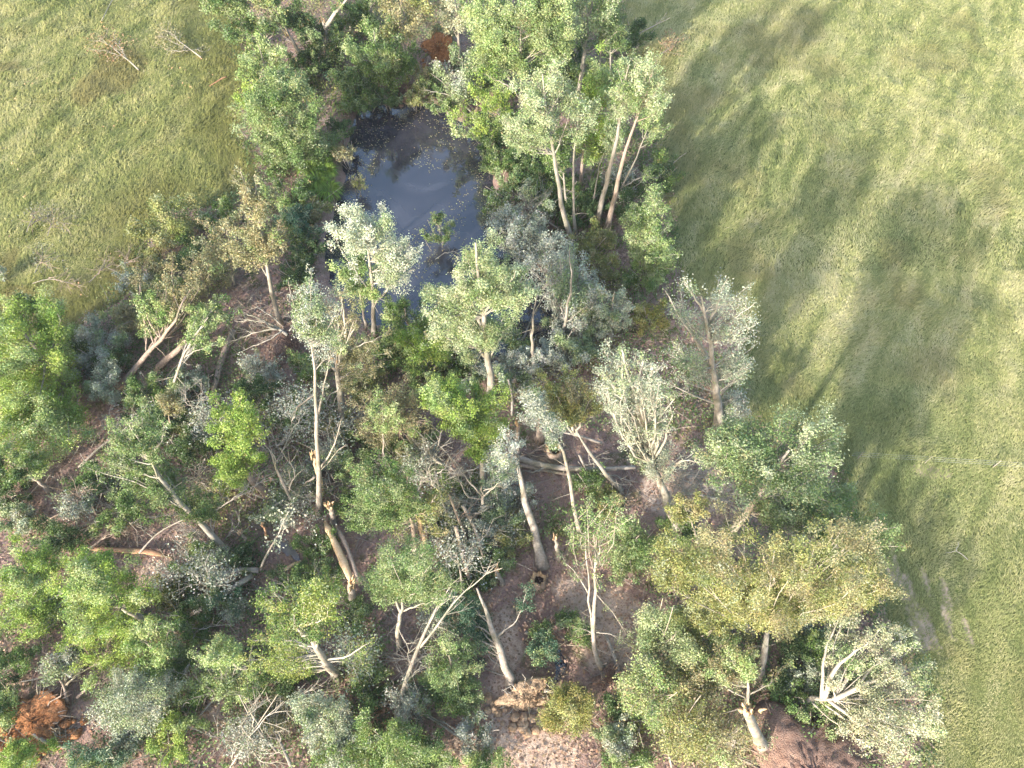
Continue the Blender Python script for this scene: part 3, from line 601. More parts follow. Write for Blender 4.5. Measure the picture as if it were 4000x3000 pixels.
shrub('green bush on the meadow edge above the vine tangle', (1395,600,45,42), 'green')
shrub('olive bush left of the airy bright tree, over dark gaps', (1310,580,32,42), 'olive')
# ---- half dead tree on the right edge
tree('half_dead_tree', 'half bare grey tree with a white bark wound, alone at the right meadow edge', 'tree', (1556,925), [(1520,700,88,95),(1470,790,52,70),(1580,690,52,70),(1590,800,30,75)], 'silver', trunk=[(1550,880),(1540,800),(1530,700),(1515,640)], r=.42, nl=9, dens=.17, twigs=9, bark=M_PALE, wild=.1, dy=1.5,
     limbs=[([(1540,790),(1500,730),(1470,690),(1445,640)],.15),([(1530,700),(1550,660),(1560,620)],.12),([(1540,820),(1490,790),(1440,760)],.12),([(1550,860),(1580,830),(1605,790)],.1),([(1535,720),(1580,690),(1625,660)],.11),([(1525,680),(1500,640),(1480,615)],.1)], crownname='crown')
# ---- silver wilted leaning tree
tree('leaning_tree', 'big silver wilted tree with a torn split trunk, leaning left over the litter', 'leaning tree', (1468,1160), [(1345,800,72,58),(1395,850,38,80),(1325,850,40,45),(1415,990,42,40)], 'silver', dy=2.5, trunk=[(1450,1110),(1425,1040),(1398,975)], r=.42, nl=12, dens=.62, twigs=8, bark=M_PALE, torn=[(1,2.0,.2)],
     limbs=[([(1400,980),(1370,900),(1335,850),(1300,800)],.2),([(1402,975),(1385,880),(1350,800),(1345,760)],.17),([(1405,985),(1380,910),(1372,850),(1390,780)],.15),([(1400,1000),(1415,940),(1440,870),(1458,860)],.13),([(1360,910),(1390,860),(1410,800)],.1),([(1425,1045),(1480,985),(1530,1005),(1560,1000)],.14),([(1440,1080),(1490,1065),(1550,1075)],.07)])
tree('leaning_tree', 'leaning tree with an olive crown and a fan of bare branches, trunk end snapped pale', 'leaning tree', (1341,1058), [(1195,835,62,40,0,6.8),(1245,875,48,38,0,6.2)], 'olive', trunk=[(1330,1050,1.0),(1290,1000,2.6),(1250,940,4.4),(1225,900,5.6)], r=.22, nl=8, dens=1.0, bark=M_PALE,
     limbs=[([(1238,935,4.6),(1230,890,6),(1232,850,7)],.09),([(1238,935,4.6),(1205,900,6),(1180,880,7)],.09),([(1245,940,4.4),(1260,890,6),(1280,860,7)],.09),([(1240,935,4.6),(1215,880,6),(1200,850,7)],.08),([(1242,938,4.4),(1245,880,6),(1255,840,7)],.08)])
tree('leaning_tree', 'crooked grey stem crossing the log, grey leaves strung along its upper half', 'leaning tree', (1256,1158), [(1165,900,28,30),(1200,940,20,24),(1150,870,25,30)], 'grey', trunk=[(1238,1090),(1232,1040),(1218,980),(1190,925),(1155,870)], r=.2, dens=.9, nl=5, bark=M_PALE, torn=[])
tree('dead_snag', 'thick upright grey trunk without branches behind the olive crown', 'snag', (1168,950), [], trunk=[(1164,900),(1163,870)], r=.42, bark=M_BROWN)
tree('dead_snag', 'tall thin grey trunk rising out of the pond end left of the inlet', 'snag', (1152,800), [(1140,770,20,25)], 'grey', trunk=[(1148,740),(1150,690),(1160,640)], r=.2, nl=3)
tree('dead_snag', 'snapped brown trunk with a torn top right of the bright green round tree', 'snag', (1118,985), [], trunk=[(1118,945),(1118,912)], r=.26, bark=M_BROWN, torn=[(1,3,.2)])
tree('dead_snag', 'thin snapped stem beside the bright green round tree', 'snag', (1098,965), [], trunk=[(1100,930)], r=.15, bark=M_BROWN, torn=[(1,2,.1)])
# ---- pond side trees, left and front
tree('broadleaf_tree', 'large round green tree on the left bank of the pond', 'tree', 5.5, [(620,245,88,80),(580,270,60,70),(655,310,62,60),(610,195,55,40)], 'mint', nl=14, dens=1.0)
tree('broadleaf_tree', 'small orange tipped tree at the meadow side of the round green tree', 'tree', 5.2, [(555,215,40,34)], 'lime')
shrub('dark green bush between the round tree and the narrow pale tree', (622,425,45,42), 'green')
shrub('silver flecked dark bush at the left pond bank below the sedges', (640,490,48,42), 'blue')
shrub('grey green bush at the left water edge behind the narrow pale tree', (665,540,36,48), 'dark')
shrub('olive bush just below the sedge tussocks', (672,455,34,28), 'olive')
tree('slender_tree', 'narrow pale tree with a clean straight trunk on the left of the pond', 'tree', (606,700), [(556,440,32,55),(575,520,38,55),(535,540,40,55)], 'tan', trunk=[(590,640),(573,560),(560,480),(553,410)], r=.24, nl=16, dens=.75, size=.15, bark=M_PALE)
tree('slender_tree', 'thin tan tree left of the narrow pale tree', 'tree', (505,615), [(490,520,48,48),(470,570,35,40)], 'tan', trunk=[(500,575),(495,530),(490,490)], r=.14, nl=14, dens=.6, size=.14, bark=M_PALE)
shrub('dark olive bush jutting into the left meadow', (368,500,68,55), 'olive', dens=1.2)
shrub('dark green bush in the hollow under the thin tan tree', (430,560,60,45), 'dark')
shrub('small silver bush at the tip of the dark olive bush', (443,475,14,28), 'silver')
shrub('green bush right of the dark olive bush', (490,465,36,38), 'green')
shrub('dark green bush right of the narrow pale tree trunk', (640,590,42,45), 'dark')
tree('broadleaf_tree', 'dazzling white silver tree in front of the pond', 'tree', (808,720), [(785,505,66,62),(862,580,42,62)], 'white', trunk=[(806,680),(805,620),(795,540),(790,480)], r=.24, nl=18, dens=.95, bark=M_PALE, limbs=[([(808,660),(840,620),(865,570)],.1),([(805,640),(750,560),(715,500)],.05)])
tree('broadleaf_tree', 'light green tree hanging below the white silver tree at the pond edge', 'tree', (790,705), [(775,610,44,62)], 'pale', r=.14)
tree('broadleaf_tree', 'tall spreading pale green tree standing in front of the pond centre', 'tree', (1062,862), [(1035,600,60,80),(960,660,52,48),(1090,630,60,55),(1020,720,85,48)], 'frost', trunk=[(1058,800),(1045,740),(1044,660),(1030,580),(1028,525)], r=.36, nl=16, dens=1.0, bark=M_PALE,
     limbs=[([(1047,770),(1010,720),(970,690)],.12),([(1045,720),(1020,660),(1000,590)],.12),([(1050,790),(1080,730),(1110,690)],.12),([(1044,680),(1075,630),(1110,600)],.1)])
shrub('green leafy shrub standing in the pond scum near the white tree', (950,500,34,40), 'mint', dens=.7)
shrub('small green shrub poking out of the water on the left side', (775,395,16,24), 'olive', dens=.6)
log('fallen_branch', 'thin bare branch dipping into the pond beside the shrub', 'branch', [(905,575,-.4),(940,560,.3),(985,520,.8)], .06, .02, M_PALE, limbs=[([(940,560,.3),(965,545,.6),(990,545,.5)],.03,4)])
tree('broadleaf_tree', 'dark green shrubby tree between the white tree and the tall pale tree', 'tree', 2.6, [(880,695,52,55),(850,760,45,45)], 'green', nl=14)
tree('broadleaf_tree', 'yellow green shrubby tree with a thin pale stem at the near pond shore', 'tree', 2.4, [(920,760,55,60)], 'lime', nl=14, dens=.8)
shrub('dark bush at the shore under the tall pale tree', (985,780,45,35), 'dark')
shrub('grey leaved bush left of the tall pale tree trunk', (1020,800,35,40), 'grey')
shrub('grey leaved bush right of the tall pale tree trunk', (1100,810,42,52), 'grey')
shrub('green slender bush standing at the pond end right of the tall pale tree', (1110,740,34,36), 'green', dens=.6)
tree('wilted_tree', 'tall grey leaved tree with a long bare trunk left of the pond front', 'tree', (692,1112), [(672,650,48,48),(690,720,40,62)], 'grey', trunk=[(690,1030),(684,930),(683,850),(675,760),(668,690)], r=.24, nl=16, dens=.85, dy=4, twigs=8, limbs=[([(683,850),(640,880),(625,930)],.07),([(686,900),(700,830),(715,760)],.08)])
tree('gnarled_tree', 'gnarled pale tree with broken tops and curling bare branches', 'tree', (738,900), [(745,680,40,52),(790,760,32,30),(770,800,45,50)], 'tan', trunk=[(735,850),(728,800),(725,775)], r=.34, nl=8, dens=.5, size=.14, bark=M_PALE, torn=[(1,1.6,.2)],
     limbs=[([(730,790),(750,760),(747,700),(738,650)],.17),([(728,800),(712,790),(710,770)],.12),([(735,800),(780,770),(830,765)],.06),([(732,820),(770,795),(800,800),(820,790)],.05),([(735,840),(705,860),(710,900)],.05),([(740,760),(780,745),(815,730)],.05)])
# ---- left side: leaning pair, fallen tops
tree('leaning_tree', 'long straight grey trunk leaning right with its crown in the bushes at the left', 'leaning tree', (258,838), [(400,610,52,45,0,5),(345,640,50,48,0,4),(455,580,45,45,0,4)], 'tan', trunk=[(300,785,1.4),(340,740,3.0),(372,708,4.2),(400,640,5.5)], r=.3, nl=10, dens=.8, bark=M_BROWN)
tree('leaning_tree', 'purplish grey trunk leaning right under the pale bun shaped crown', 'leaning tree', (342,795), [(440,690,30,26,0,4)], 'pale', trunk=[(375,765,1.2),(410,730,2.6),(440,690,4)], r=.36, nl=6, bark=M_BROWN)
tree('leaning_tree', 'forked thin cream stem carrying the pale bun shaped crown', 'leaning tree', (368,862), [(460,680,46,30,0,4.6)], 'pale', trunk=[(375,835),(395,770),(425,720),(450,685)], r=.15, nl=12, dens=1.2, bark=M_PALE, limbs=[([(395,772),(430,755),(475,745)],.04),([(388,790),(415,730),(440,705)],.06)])
tree('slender_tree', 'thin brown stem with a small leafy top below the forked cream stem', 'tree', (372,950), [(370,880,22,28)], 'tan', trunk=[(366,900),(370,865)], r=.1, nl=6, bark=M_BROWN)
shrub('green bush under the two leaning trunks', (300,680,55,45), 'olive')
shrub('dark bush behind the long straight leaning trunk', (370,650,50,45), 'dark')
shrub('dark bush at the meadow corner above the leaning pair', (330,600,45,40), 'olive')
shrub('grey bush at the meadow corner left of the leaning trunk bases', (205,760,52,45), 'grey')
shrub('lighter grey bush with bare stems left of the leaning trunk base', (232,830,48,50), 'silver')
shrub('grey green bush at the foot of the forked cream stem', (320,860,60,48), 'mint')
shrub('pale grey bush right of the forked cream stem', (405,825,38,38), 'silver')
shrub('dark green bush in the shade under the grey bushes', (250,790,40,40), 'dark')
shrub('dark bush below the forked cream stem', (330,920,55,45), 'dark')
shrub('small grey dead bush in the left meadow beside the grove corner', (290,610,32,32), 'grey', dens=.7)
log('fallen_tree', 'spread fan of bare tan branches fallen beside the narrow pale tree', 'fallen tree', [(620,722,1.2),(590,700,1.2),(560,690,.9)], .16, .07, M_PALE, limbs=[([(600,712,1.2),(560,690,1.6),(510,695,1.0)],.07,14),([(600,712,1.2),(560,715,1.2),(508,735,.6)],.07,14),([(610,715,1.2),(570,740,1.0),(520,760,.4)],.06,12),([(605,700,1.2),(570,670,1.6),(530,665,1.2)],.06,12),([(625,715,1.2),(640,690,1.4),(625,650,1.4)],.05,8),([(580,700,1),(540,680,1.8),(515,670,1.5)],.05,8)])
tree('broadleaf_tree', 'green shrubby tree on the mossy floor beside the brown root mound', 'tree', 1.8, [(552,850,50,32)], 'dark')
log('fallen_log', 'dark purplish log on the mossy floor under the fallen bare top', 'log', [(505,715,.3),(480,770,.3),(460,850,.3)], .3, .26, M_BROWN)
# ---- big left edge trees
tree('broadleaf_tree', 'huge bright green tree filling the left edge of the picture', 'tree', 5.5, [(60,730,95,75),(70,850,105,80),(75,940,98,62),(20,800,70,120)], 'lime', nl=18, dens=1.0, r=.4)
tree('broadleaf_tree', 'darker green tree between the huge bright tree and the left meadow', 'tree', 4.6, [(60,690,80,48),(130,750,50,45)], 'green', nl=12)
shrub('small blue white shrub at the left edge of the picture in the meadow', (0,592,14,30), 'silver')
tree('broadleaf_tree', 'olive green tree under the lower side of the huge bright tree', 'tree', 3.4, [(40,1010,55,40)], 'green')
tree('leaning_tree', 'leaning green tree with shining white upper branches at the left', 'leaning tree', (502,1205), [(290,940,58,55,0,8),(270,1010,72,52,0,5.5),(340,1060,52,48,0,4.5),(425,1095,40,40,0,3)], 'mint', trunk=[(460,1155,1.6),(410,1110,3.4),(355,1050,5.2),(320,985,7.2),(300,940,8.4)], r=.32, nl=12, dens=.75, bark=M_PALE,
     limbs=[([(322,990,7),(300,950,8.4),(280,920,9)],.09),([(322,990,7),(350,955,8),(355,925,9)],.08),([(320,985,7),(270,975,7.6)],.07),([(390,1095,4),(350,1070,4.6),(305,1055,5)],.07),([(340,1030,6),(320,970,7.6),(315,940,8.4)],.06)])
tree('broadleaf_tree', 'dense yellow green tree with its thick trunk lying out to the right', 'tree', (585,1075), [(525,930,72,68),(510,1000,50,42)], 'lime', trunk=[(560,1050,.8),(530,1025,2.4),(522,960,5),(522,900,7)], r=.34, nl=18, dens=1.1, size=.16, bark=M_BROWN)
shrub('bright leaved bush below the dense yellow green tree', (505,1045,38,30), 'lime')
shrub('shaded dark bush between the leaning green tree and the dense yellow green tree', (420,970,50,50), 'dark')
shrub('olive bush in the gap right of the leaning green tree crown', (420,930,45,40), 'olive')
shrub('green bush at the left among the red brown litter', (200,1040,45,50), 'dark')
shrub('green bush on the shaded ground under the leaning green tree', (270,1100,55,42), 'green')
shrub('silver topped bush at the left edge above the two lime trees', (35,1120,38,45), 'silver')
shrub('dark green bush at the left edge behind the silver topped bush', (20,1070,45,40), 'dark')
shrub('green bush on the litter right of the silver topped bush', (130,1165,60,42), 'dark')
# ---- middle: round bright tree, fuzzy brown tree
tree('broadleaf_tree', 'bright lime round tree in the middle of the grove', 'tree', (1046,1050), [(1010,890,78,68),(1045,940,48,55),(955,860,40,40)], 'lime', trunk=[(1042,1010),(1036,960),(1015,900)], r=.3, nl=18, dens=1.25, bark=M_PALE)
tree('twiggy_tree', 'fuzzy tan tree with dense bare twigs left of the bright lime round tree', 'tree', (868,965), [(850,880,72,52),(820,930,50,35)], 'tan', trunk=[(862,920),(858,890)], r=.24, nl=18, dens=.55, size=.12, twigs=12, bark=M_BROWN)
tree('slender_tree', 'thin straight leafy sapling below the fuzzy tan tree', 'tree', (828,1005), [(828,900,34,40)], 'pale', trunk=[(827,940),(828,880)], r=.08, nl=10, dens=.5)
shrub('pale green bush under the fuzzy tan tree', (800,955,48,38), 'mint')
shrub('pale green bush right of the fuzzy tan tree', (875,975,40,35), 'mint')
shrub('brown olive bush at the shaded foot of the fuzzy tan tree', (900,960,48,48), 'tan')
shrub('green bush left of the bright lime round tree', (925,835,42,34), 'green')
shrub('light green bush on the shore behind the gnarled tree', (790,830,50,40), 'olive')
shrub('green bush at the root of the gnarled tree', (735,930,40,38), 'olive')
shrub('green bush right of the long bare grey trunk', (665,790,36,34), 'green')
shrub('dark bush with bare twigs left of the long bare grey trunk', (640,900,48,48), 'dark')
log('fallen_limb', 'crooked grey dead limb lying left of the bright round tree trunk', 'fallen limb', [(925,970,1.8),(935,995,1.6),(975,1012,1.2),(1020,1040,.6)], .15, .08, M_BARK, torn=[0], limbs=[([(960,1005,1.3),(985,1060,.6),(1030,1100,.3)],.06,8),([(990,1020,1),(1030,1010,1.4),(1060,1000,1.2)],.05,8),([(1000,1025,.9),(990,1000,1.8)],.04,6)])
tree('dead_tree', 'dead grey tree with splayed bare branches below the bright round tree', 'dead tree', (1045,1115), [], trunk=[(1043,1080),(1040,1050)], r=.2, limbs=[([(1042,1070),(1010,1040),(985,1000)],.06),([(1042,1075),(1080,1040),(1100,1030)],.05),([(1043,1080),(1010,1075),(990,1030)],.05),([(1045,1060),(1070,1050),(1090,1055)],.04),([(1045,1090),(1020,1090),(985,1075)],.04)])
# ---- middle lower: trunks, snags, stumps
tree('dead_tree', 'thick leaning grey trunk rising from the purple mud in the centre', 'leaning tree', (1172,1222), [(1085,965,30,36),(1075,1030,28,34)], 'grey', trunk=[(1160,1170,1),(1140,1100,2.6),(1115,1000,5.0),(1105,950,6.2)], r=.42, nl=6, dens=.4, bark=M_BARK)
log('fallen_log', 'long weathered log lying level across the reddish litter', 'log', [(1122,990,.4),(1160,1005,.4),(1230,1015,.5),(1300,1016,.6),(1372,1010,.8)], .28, .16, M_BARK, limbs=[([(1180,1010,.5),(1150,1020,.4),(1128,1018,.3)],.09,4),([(1300,1016,.6),(1330,1030,.6),(1370,1040,.4)],.05,8)])
log('fallen_log', 'short brown log lying behind the long weathered log', 'log', [(1125,1005,.2),(1180,1018,.2),(1240,1030,.2)], .2, .12, M_BROWN)
tree('dead_snag', 'small pale broken post standing above the purple mud', 'snag', (1207,1208), [], trunk=[(1204,1180),(1199,1160)], r=.2, bark=M_BARK, torn=[(1,2.2,.15)])
tree('dead_snag', 'snag with a bright yellow torn top right of the long bare trunk', 'snag', (722,1130), [], trunk=[(716,1105),(710,1088)], r=.26, bark=M_BARK, torn=[(1,1.4,.26)])
tree('broken_tree', 'broken tree with cream splinters halfway up, wedged against the long bare trunk', 'broken tree', (697,1068), [], trunk=[(692,1040),(683,1010),(676,985)], r=.2, bark=M_TORN, torn=[(1,3,.2)], limbs=[([(686,1020),(720,970),(735,915)],.08),([(680,1030),(655,1045),(640,1060)],.08),([(690,1020),(722,985),(742,965)],.04)])
log('leaning_tree', 'crooked grey stem leaning left of the long bare trunk, forked at its top', 'leaning tree', [(640,1102,.4),(620,1060,1.8),(600,1020,3),(585,975,4.2)], .16, .08, M_BARK, limbs=[([(625,1065,1.6),(640,1010,3.4),(618,990,4)],.06,10),([(600,1020,3),(595,985,4.2),(570,960,5)],.05,10)])
def plank(name, label, pts, wd, th, mat):
    wd *= .75; P = resample(np.array([at_z(*p) for p in pts]), 10); o = root(name, P[0], label, 'split trunk'); mb = MB()
    T = norm(np.gradient(P, axis=0)); Sd = norm(np.cross(T, [0, 0, 1.])); Nn = np.cross(Sd, T)
    ww = wd * (1 + rng.normal(size=(10, 1)) * .12); ww[-1] *= .4; ww[0] *= .5
    V = np.stack([P - Sd * ww, P - Sd * ww * .5 + Nn * th * .4, P + Sd * ww * .5 + Nn * th * .4, P + Sd * ww, P - Nn * th * 1.3], 1).reshape(-1, 3)
    i = np.arange(9)[:, None] * 5; j = np.arange(5)[None, :]; k = (j + 1) % 5
    mb.add(V, [np.stack([i + j, i + 5 + j, i + 5 + k, i + k], -1).reshape(-1, 4), np.arange(5)[None, :], np.arange(45, 50)[None, ::-1]])
    mb.build('split_wood', mat, o, False, P[0])
    bk = MB(); bk.tube(P - Nn * th * .9, ww[:, 0] * .8, 7); bk.build('bark', M_BROWN, o, True, P[0]); sb = MB(); splinter(sb, P[-1], P[-1] - P[-2], wd * .5, 6, 4); splinter(sb, P[0], P[0] - P[1], wd * .5, 6, 4); sb.build('torn_end', M_TORN, o, False, P[0]); return o
plank('split_trunk', 'long pale split half trunk leaning on the snapped stump, the left of the two', [(762,1262,2.2),(742,1215,1.8),(722,1170,1.4),(703,1130,1.0)], .26, .18, M_TORN)
plank('split_trunk', 'narrower dark split trunk right of the long pale half', [(775,1255,2.2),(762,1215,1.8),(745,1170,1.4),(728,1140,1.0)], .15, .12, M_BROWN)
tree('tree_stump', 'snapped standing stump that carries the two split trunk halves', 'stump', (762,1300), [], trunk=[(760,1280),(758,1262)], r=.38, bark=M_BARK, torn=[(1,2.4,.3)])
plank('split_trunk', 'reddish split plank lying on the left litter', [(200,1186,.3),(260,1188,.35),(330,1192,.4),(362,1203,.3)], .22, .12, M_REDWOOD)
log('dead_branch', 'grey bare branch lying across the reddish split plank', 'branch', [(300,1195,.5),(340,1150,.8),(395,1122,1.6)], .08, .04, M_BARK, limbs=[([(330,1160,.7),(300,1140,1),(285,1120,.6)],.03,8)])
log('dead_branch', 'brown dead branch pile above the reddish split plank', 'branch', [(196,1182,.3),(230,1155,.6),(250,1110,.8)], .1, .04, M_BROWN, limbs=[([(220,1165,.5),(235,1150,1),(262,1150,.8)],.05,10),([(235,1150,.6),(225,1125,1),(240,1105,.8)],.04,10),([(240,1140,.6),(280,1150,.6),(300,1160,.3)],.04,8)])
log('fallen_log', 'curved grey log with a pale broken end, the upper of the bent pair', 'log', [(450,1252,.8),(480,1238,.9),(520,1230,1),(558,1232,.8)], .19, .22, M_BARK, torn=[0])
log('fallen_log', 'curved log with a bare pale patch, the lower of the bent pair', 'log', [(418,1322,1.2),(450,1305,1.2),(500,1270,1.1),(545,1242,.8)], .16, .22, M_BARK, torn=[0])
log('dead_branch', 'forked white branch rising from the joint of the two bent logs', 'branch', [(562,1230,.8),(575,1195,2),(600,1160,3.4),(615,1120,5)], .1, .03, M_PALE, limbs=[([(590,1172,3),(610,1150,3.6),(622,1138,4)],.04,5)], leaves=('silver', 12))
tree('dead_snag', 'pair of dark snapped poles, this one leaning left of the puddle', 'snag', (547,1190), [], trunk=[(530,1165,.8),(519,1150,1.3)], r=.2, bark=M_BROWN, torn=[(1,1.5,.15)])
tree('dead_snag', 'slim split pole standing at the top of the puddle', 'snag', (580,1168), [], trunk=[(572,1145),(566,1132)], r=.12, bark=M_REDWOOD, torn=[(1,2,.1)])
def stump(label, px, r, h, name='hollow_stump'):
    B = gnd(*px); o = root(name, B, label, 'stump'); n = 14; a = np.arange(n) * 2 * pi / n
    def ring(rr, z, j=.0, zj=0): q = rr * (1 + rng.normal(size=n) * j); return np.stack([B[0] + np.cos(a) * q, B[1] + np.sin(a) * q, B[2] + z + rng.random(n) * zj], 1)
    def band(rs): 
        V = np.concatenate(rs); i = np.arange(len(rs) - 1)[:, None] * n; j = np.arange(n)[None, :]; k = (j + 1) % n
        return V, [np.stack([i + j, i + k, i + n + k, i + n + j], -1).reshape(-1, 4)]
    top = ring(r, h, .14, h * .8); inn = top * .6 + np.array([B[0] + .08, B[1] + .05, 0]) * .4; inn[:, 2] = top[:, 2] * .5 + (B[2] + h) * .5 - .12; bot = inn * .7 + np.array([B[0], B[1], 0]) * .3; bot[:, 2] = B[2] + .1
    m = MB(); m.add(*band([ring(r * 1.6, -.15, .15), ring(r * 1.1, h * .4, .08), top])); m.build('bark', M_BROWN, o, True, B)
    m = MB(); m.add(*band([top + [0, 0, .004], inn])); 
    for q in range(10): splinter(m, top[q % n] - np.array([0, 0, .05]), (rng.normal() * .25, rng.normal() * .25, 1), r * .22, 2, 3.5)
    m.build('broken_rim', M_TORN, o, False, B)
    m = MB(); m.add(*band([inn, bot])); m.add(bot, [np.arange(n)[None, :]]); m.build('hollow', M_SOIL_D, o, False, B)
    m = MB()
    for q in range(7):
        t = rng.uniform(0, 2 * pi); d = np.array([cos(t), sin(t), 0]); m.tube([B + d * r * .8 + [0, 0, .2], B + d * r * 2 + [0, 0, .06], B + d * r * 3.2 + [0, 0, -.1]], [.09, .07, .03], 5)
    m.build('roots', M_BROWN, o, True, B)
stump('orange rimmed hollow stump beside the purple mud in the lower centre', (1163,1258), .42, .7)
stump('orange rotten stump behind the long weathered log', (1196,985), .45, .6, 'rotten_stump')
tree('dead_snag', 'pale snapped snag with a spiky orange top among twigs in the lower centre', 'snag', (1085,1262), [], trunk=[(1078,1245),(1072,1232)], r=.2, bark=M_BARK, torn=[(1,2.2,.2)])
# ---- root plates and their trees
def root_plate(name, label, px, R, nrm, mat, h=.6, spikes=22, clods=14, cat='root plate', sq=1.0):
    B = gnd(*px); C = B + np.array([0, 0, h]); o = root(name, B, label, cat); nv = norm(np.array(nrm, float))
    A = norm(np.cross(nv, [0, 0, 1.])); U = np.cross(A, nv); m = MB(); na, nr = 64, 14; V = []
    for i in range(nr + 1):
        for j in range(na):
            t = j * 2 * pi / na; rr = R * i / nr * (1 + .16 * sin(3 * t + R) + .12 * sin(5 * t + 1) + rng.normal() * .025)
            V.append(C + A * cos(t) * rr + U * sin(t) * rr * sq + nv * ((.28 * R * (1 - (i / nr) ** 2)) + rng.normal() * min(.05 * R, .07)))
    V += [C - nv * .5 * R * .6]
    i = np.arange(nr)[:, None] * na; j = np.arange(na)[None, :]; k = (j + 1) % na
    e = nr * na
    m.add(np.array(V), [np.stack([i + j, i + na + j, i + na + k, i + k], -1).reshape(-1, 4), np.stack([e + j[0], np.full(na, len(V) - 1), e + k[0]], -1)])
    m.build('soil_disc', mat, o, False, B)
    m = MB()
    for q in range(spikes):
        t = rng.uniform(0, 2 * pi); d = A * cos(t) + U * sin(t) * sq; l = R * rng.uniform(.3, .7); s = C + d * R * rng.uniform(.5, .9) + nv * .1
        m.tube([s, s + d * l * .5 + rng.normal(size=3) * .1, s + d * l + rng.normal(size=3) * .25], [.05, .035, .01], 4)
    m.build('roots', M_BROWN if mat is not M_SOIL_T else M_TWIG, o, True, B)
    if clods:
        m = MB()
        for q in range(clods):
            t = rng.uniform(-pi, 0); rr = R * rng.uniform(.9, 1.7); c = np.array([B[0] + cos(t) * rr, B[1] + sin(t) * rr * .8, 0]); c[2] = float(gz(c[0], c[1])) + .1; s = rng.uniform(.1, .32)
            P = c + np.array([[cos(z) * sin(y), sin(z) * sin(y), cos(y) * .7] for y in (.01, .8, 1.6, 2.4) for z in np.arange(6) * pi / 3]) * s * rng.uniform(.75, 1.2, (24, 1))
            ii = np.arange(3)[:, None] * 6; jj = np.arange(6)[None, :]; kk = (jj + 1) % 6
            m.add(P, [np.stack([ii + jj, ii + 6 + jj, ii + 6 + kk, ii + kk], -1).reshape(-1, 4), np.arange(6)[None, ::-1]])
        m.build('clods', M_ROCK if mat is M_SOIL_T else mat, o, False, B)
    return o
root_plate('root_plate', 'tan upturned root plate with crumbling clods at the foot of the leaning grey trunk', (1135,1505), 1.35, (.15, -.5, .8), M_SOIL_T, .45, 20, 40, sq=.6)
tree('fallen_tree', 'smooth grey trunk leaning away from the tan root plate in the lower centre', 'fallen tree', (1106,1488), [(985,1350,42,45,0,1.8),(1005,1315,34,34,0,2.4)], 'blue', trunk=[(1090,1430,1.2),(1068,1370,2.6),(1045,1305,4.2),(1030,1270,5)], r=.36, nl=8, dens=.9, limbs=[([(1070,1375,2.4),(1110,1350,2.6),(1128,1315,3.4),(1135,1285,4)],.06)])
root_plate('root_plate', 'orange earth mound of an upturned root plate at the lower left', (90,1555), 1.45, (-.1, -.35, .9), M_SOIL_O, .35, 40, 60)
root_plate('root_plate', 'brown root mound beside the fallen bare top at the left of the pond', (628,748), 1.1, (.5, -.3, .7), M_SOIL_R, .5, 14, 6)
root_plate('root_plate', 'huge red brown root plate disc cut by the bottom edge at the right', (1735,1672), 3.6, (.1, -.25, .95), M_SOIL_R, .45, 110, 60, sq=.8)
root_plate('root_plate', 'red earth root hole with hanging roots behind the far end of the pond', (950,128), 1.3, (0, -.85, .5), M_SOIL_O, 1.0, 18, 6)
root_plate('root_plate', 'reddish bank of torn roots at the far water edge', (860,200), 1.4, (0, -.6, .7), M_SOIL_R, .3, 14, 4, sq=.6)
root_plate('root_plate', 'small brown root mass at the curved foot of the twin stemmed tree', (1315,1460), .55, (.4, -.4, .8), M_SOIL_R, .3, 16, 4)
tree('slender_tree', 'twin stemmed bare tree with a curved foot on the pink soil', 'tree', (1308,1448), [(1262,1110,40,42),(1325,1110,40,38)], 'mint', trunk=[(1288,1430,.6),(1281,1390,1.8),(1285,1300,4.4),(1288,1220,7),(1282,1150,9)], r=.2, nl=5, dens=.5, bark=M_BARK,
     limbs=[([(1281,1385,1.8),(1272,1300,4.4),(1266,1200,7.4),(1264,1140,9)],.08),([(1288,1225,6.8),(1300,1160,9),(1320,1130,10)],.06),([(1270,1280,5),(1240,1230,6.4),(1220,1215,6.6)],.05),([(1285,1365,2.4),(1320,1370,2.2),(1362,1395,1.2)],.045),([(1280,1365,2.4),(1255,1358,2.4)],.04),([(1286,1280,5),(1330,1330,3.4),(1352,1370,2)],.03)])
# ---- right: big dark round tree, olive spreading tree
tree('broadleaf_tree', 'big dark round tree with cream flecked leaves bulging onto the right meadow', 'tree', 12.5, [(1685,1000,140,92),(1740,1085,105,62),(1590,985,62,55)], 'round', nl=26, dens=1.0, size=.15, r=.4)
tree('broadleaf_tree', 'wide olive spreading tree, the biggest crown at the lower right', 'tree', (1640,1480), [(1600,1200,150,80),(1800,1200,100,90),(1480,1220,75,60),(1700,1270,130,62),(1855,1260,55,65)], 'olive', trunk=[(1645,1440),(1655,1380),(1662,1320)], r=.36, nl=14, dens=.95, dy=2.5, size=.15, bark=M_PALE,
     limbs=[([(1650,1400),(1670,1350),(1700,1310)],.14),([(1655,1380),(1690,1360),(1740,1330)],.12),([(1650,1400),(1600,1330),(1570,1290)],.14),([(1640,1440),(1620,1370),(1600,1330)],.1),([(1662,1330),(1660,1280),(1680,1230)],.13),([(1655,1370),(1720,1300),(1800,1240)],.12),([(1645,1400),(1560,1300),(1470,1230)],.1)])
tree('broadleaf_tree', 'olive green tree joining the dark round tree to the wide olive tree', 'tree', 7.5, [(1820,1140,75,50),(1880,1180,38,50)], 'mint', nl=14, dens=.9)
tree('broadleaf_tree', 'light yellow green sapling in front of the wide olive tree on the litter', 'tree', (1510,1180), [(1480,1105,28,42)], 'olive', trunk=[(1500,1150),(1480,1090)], r=.1, nl=8, dens=.7, bark=M_PALE)
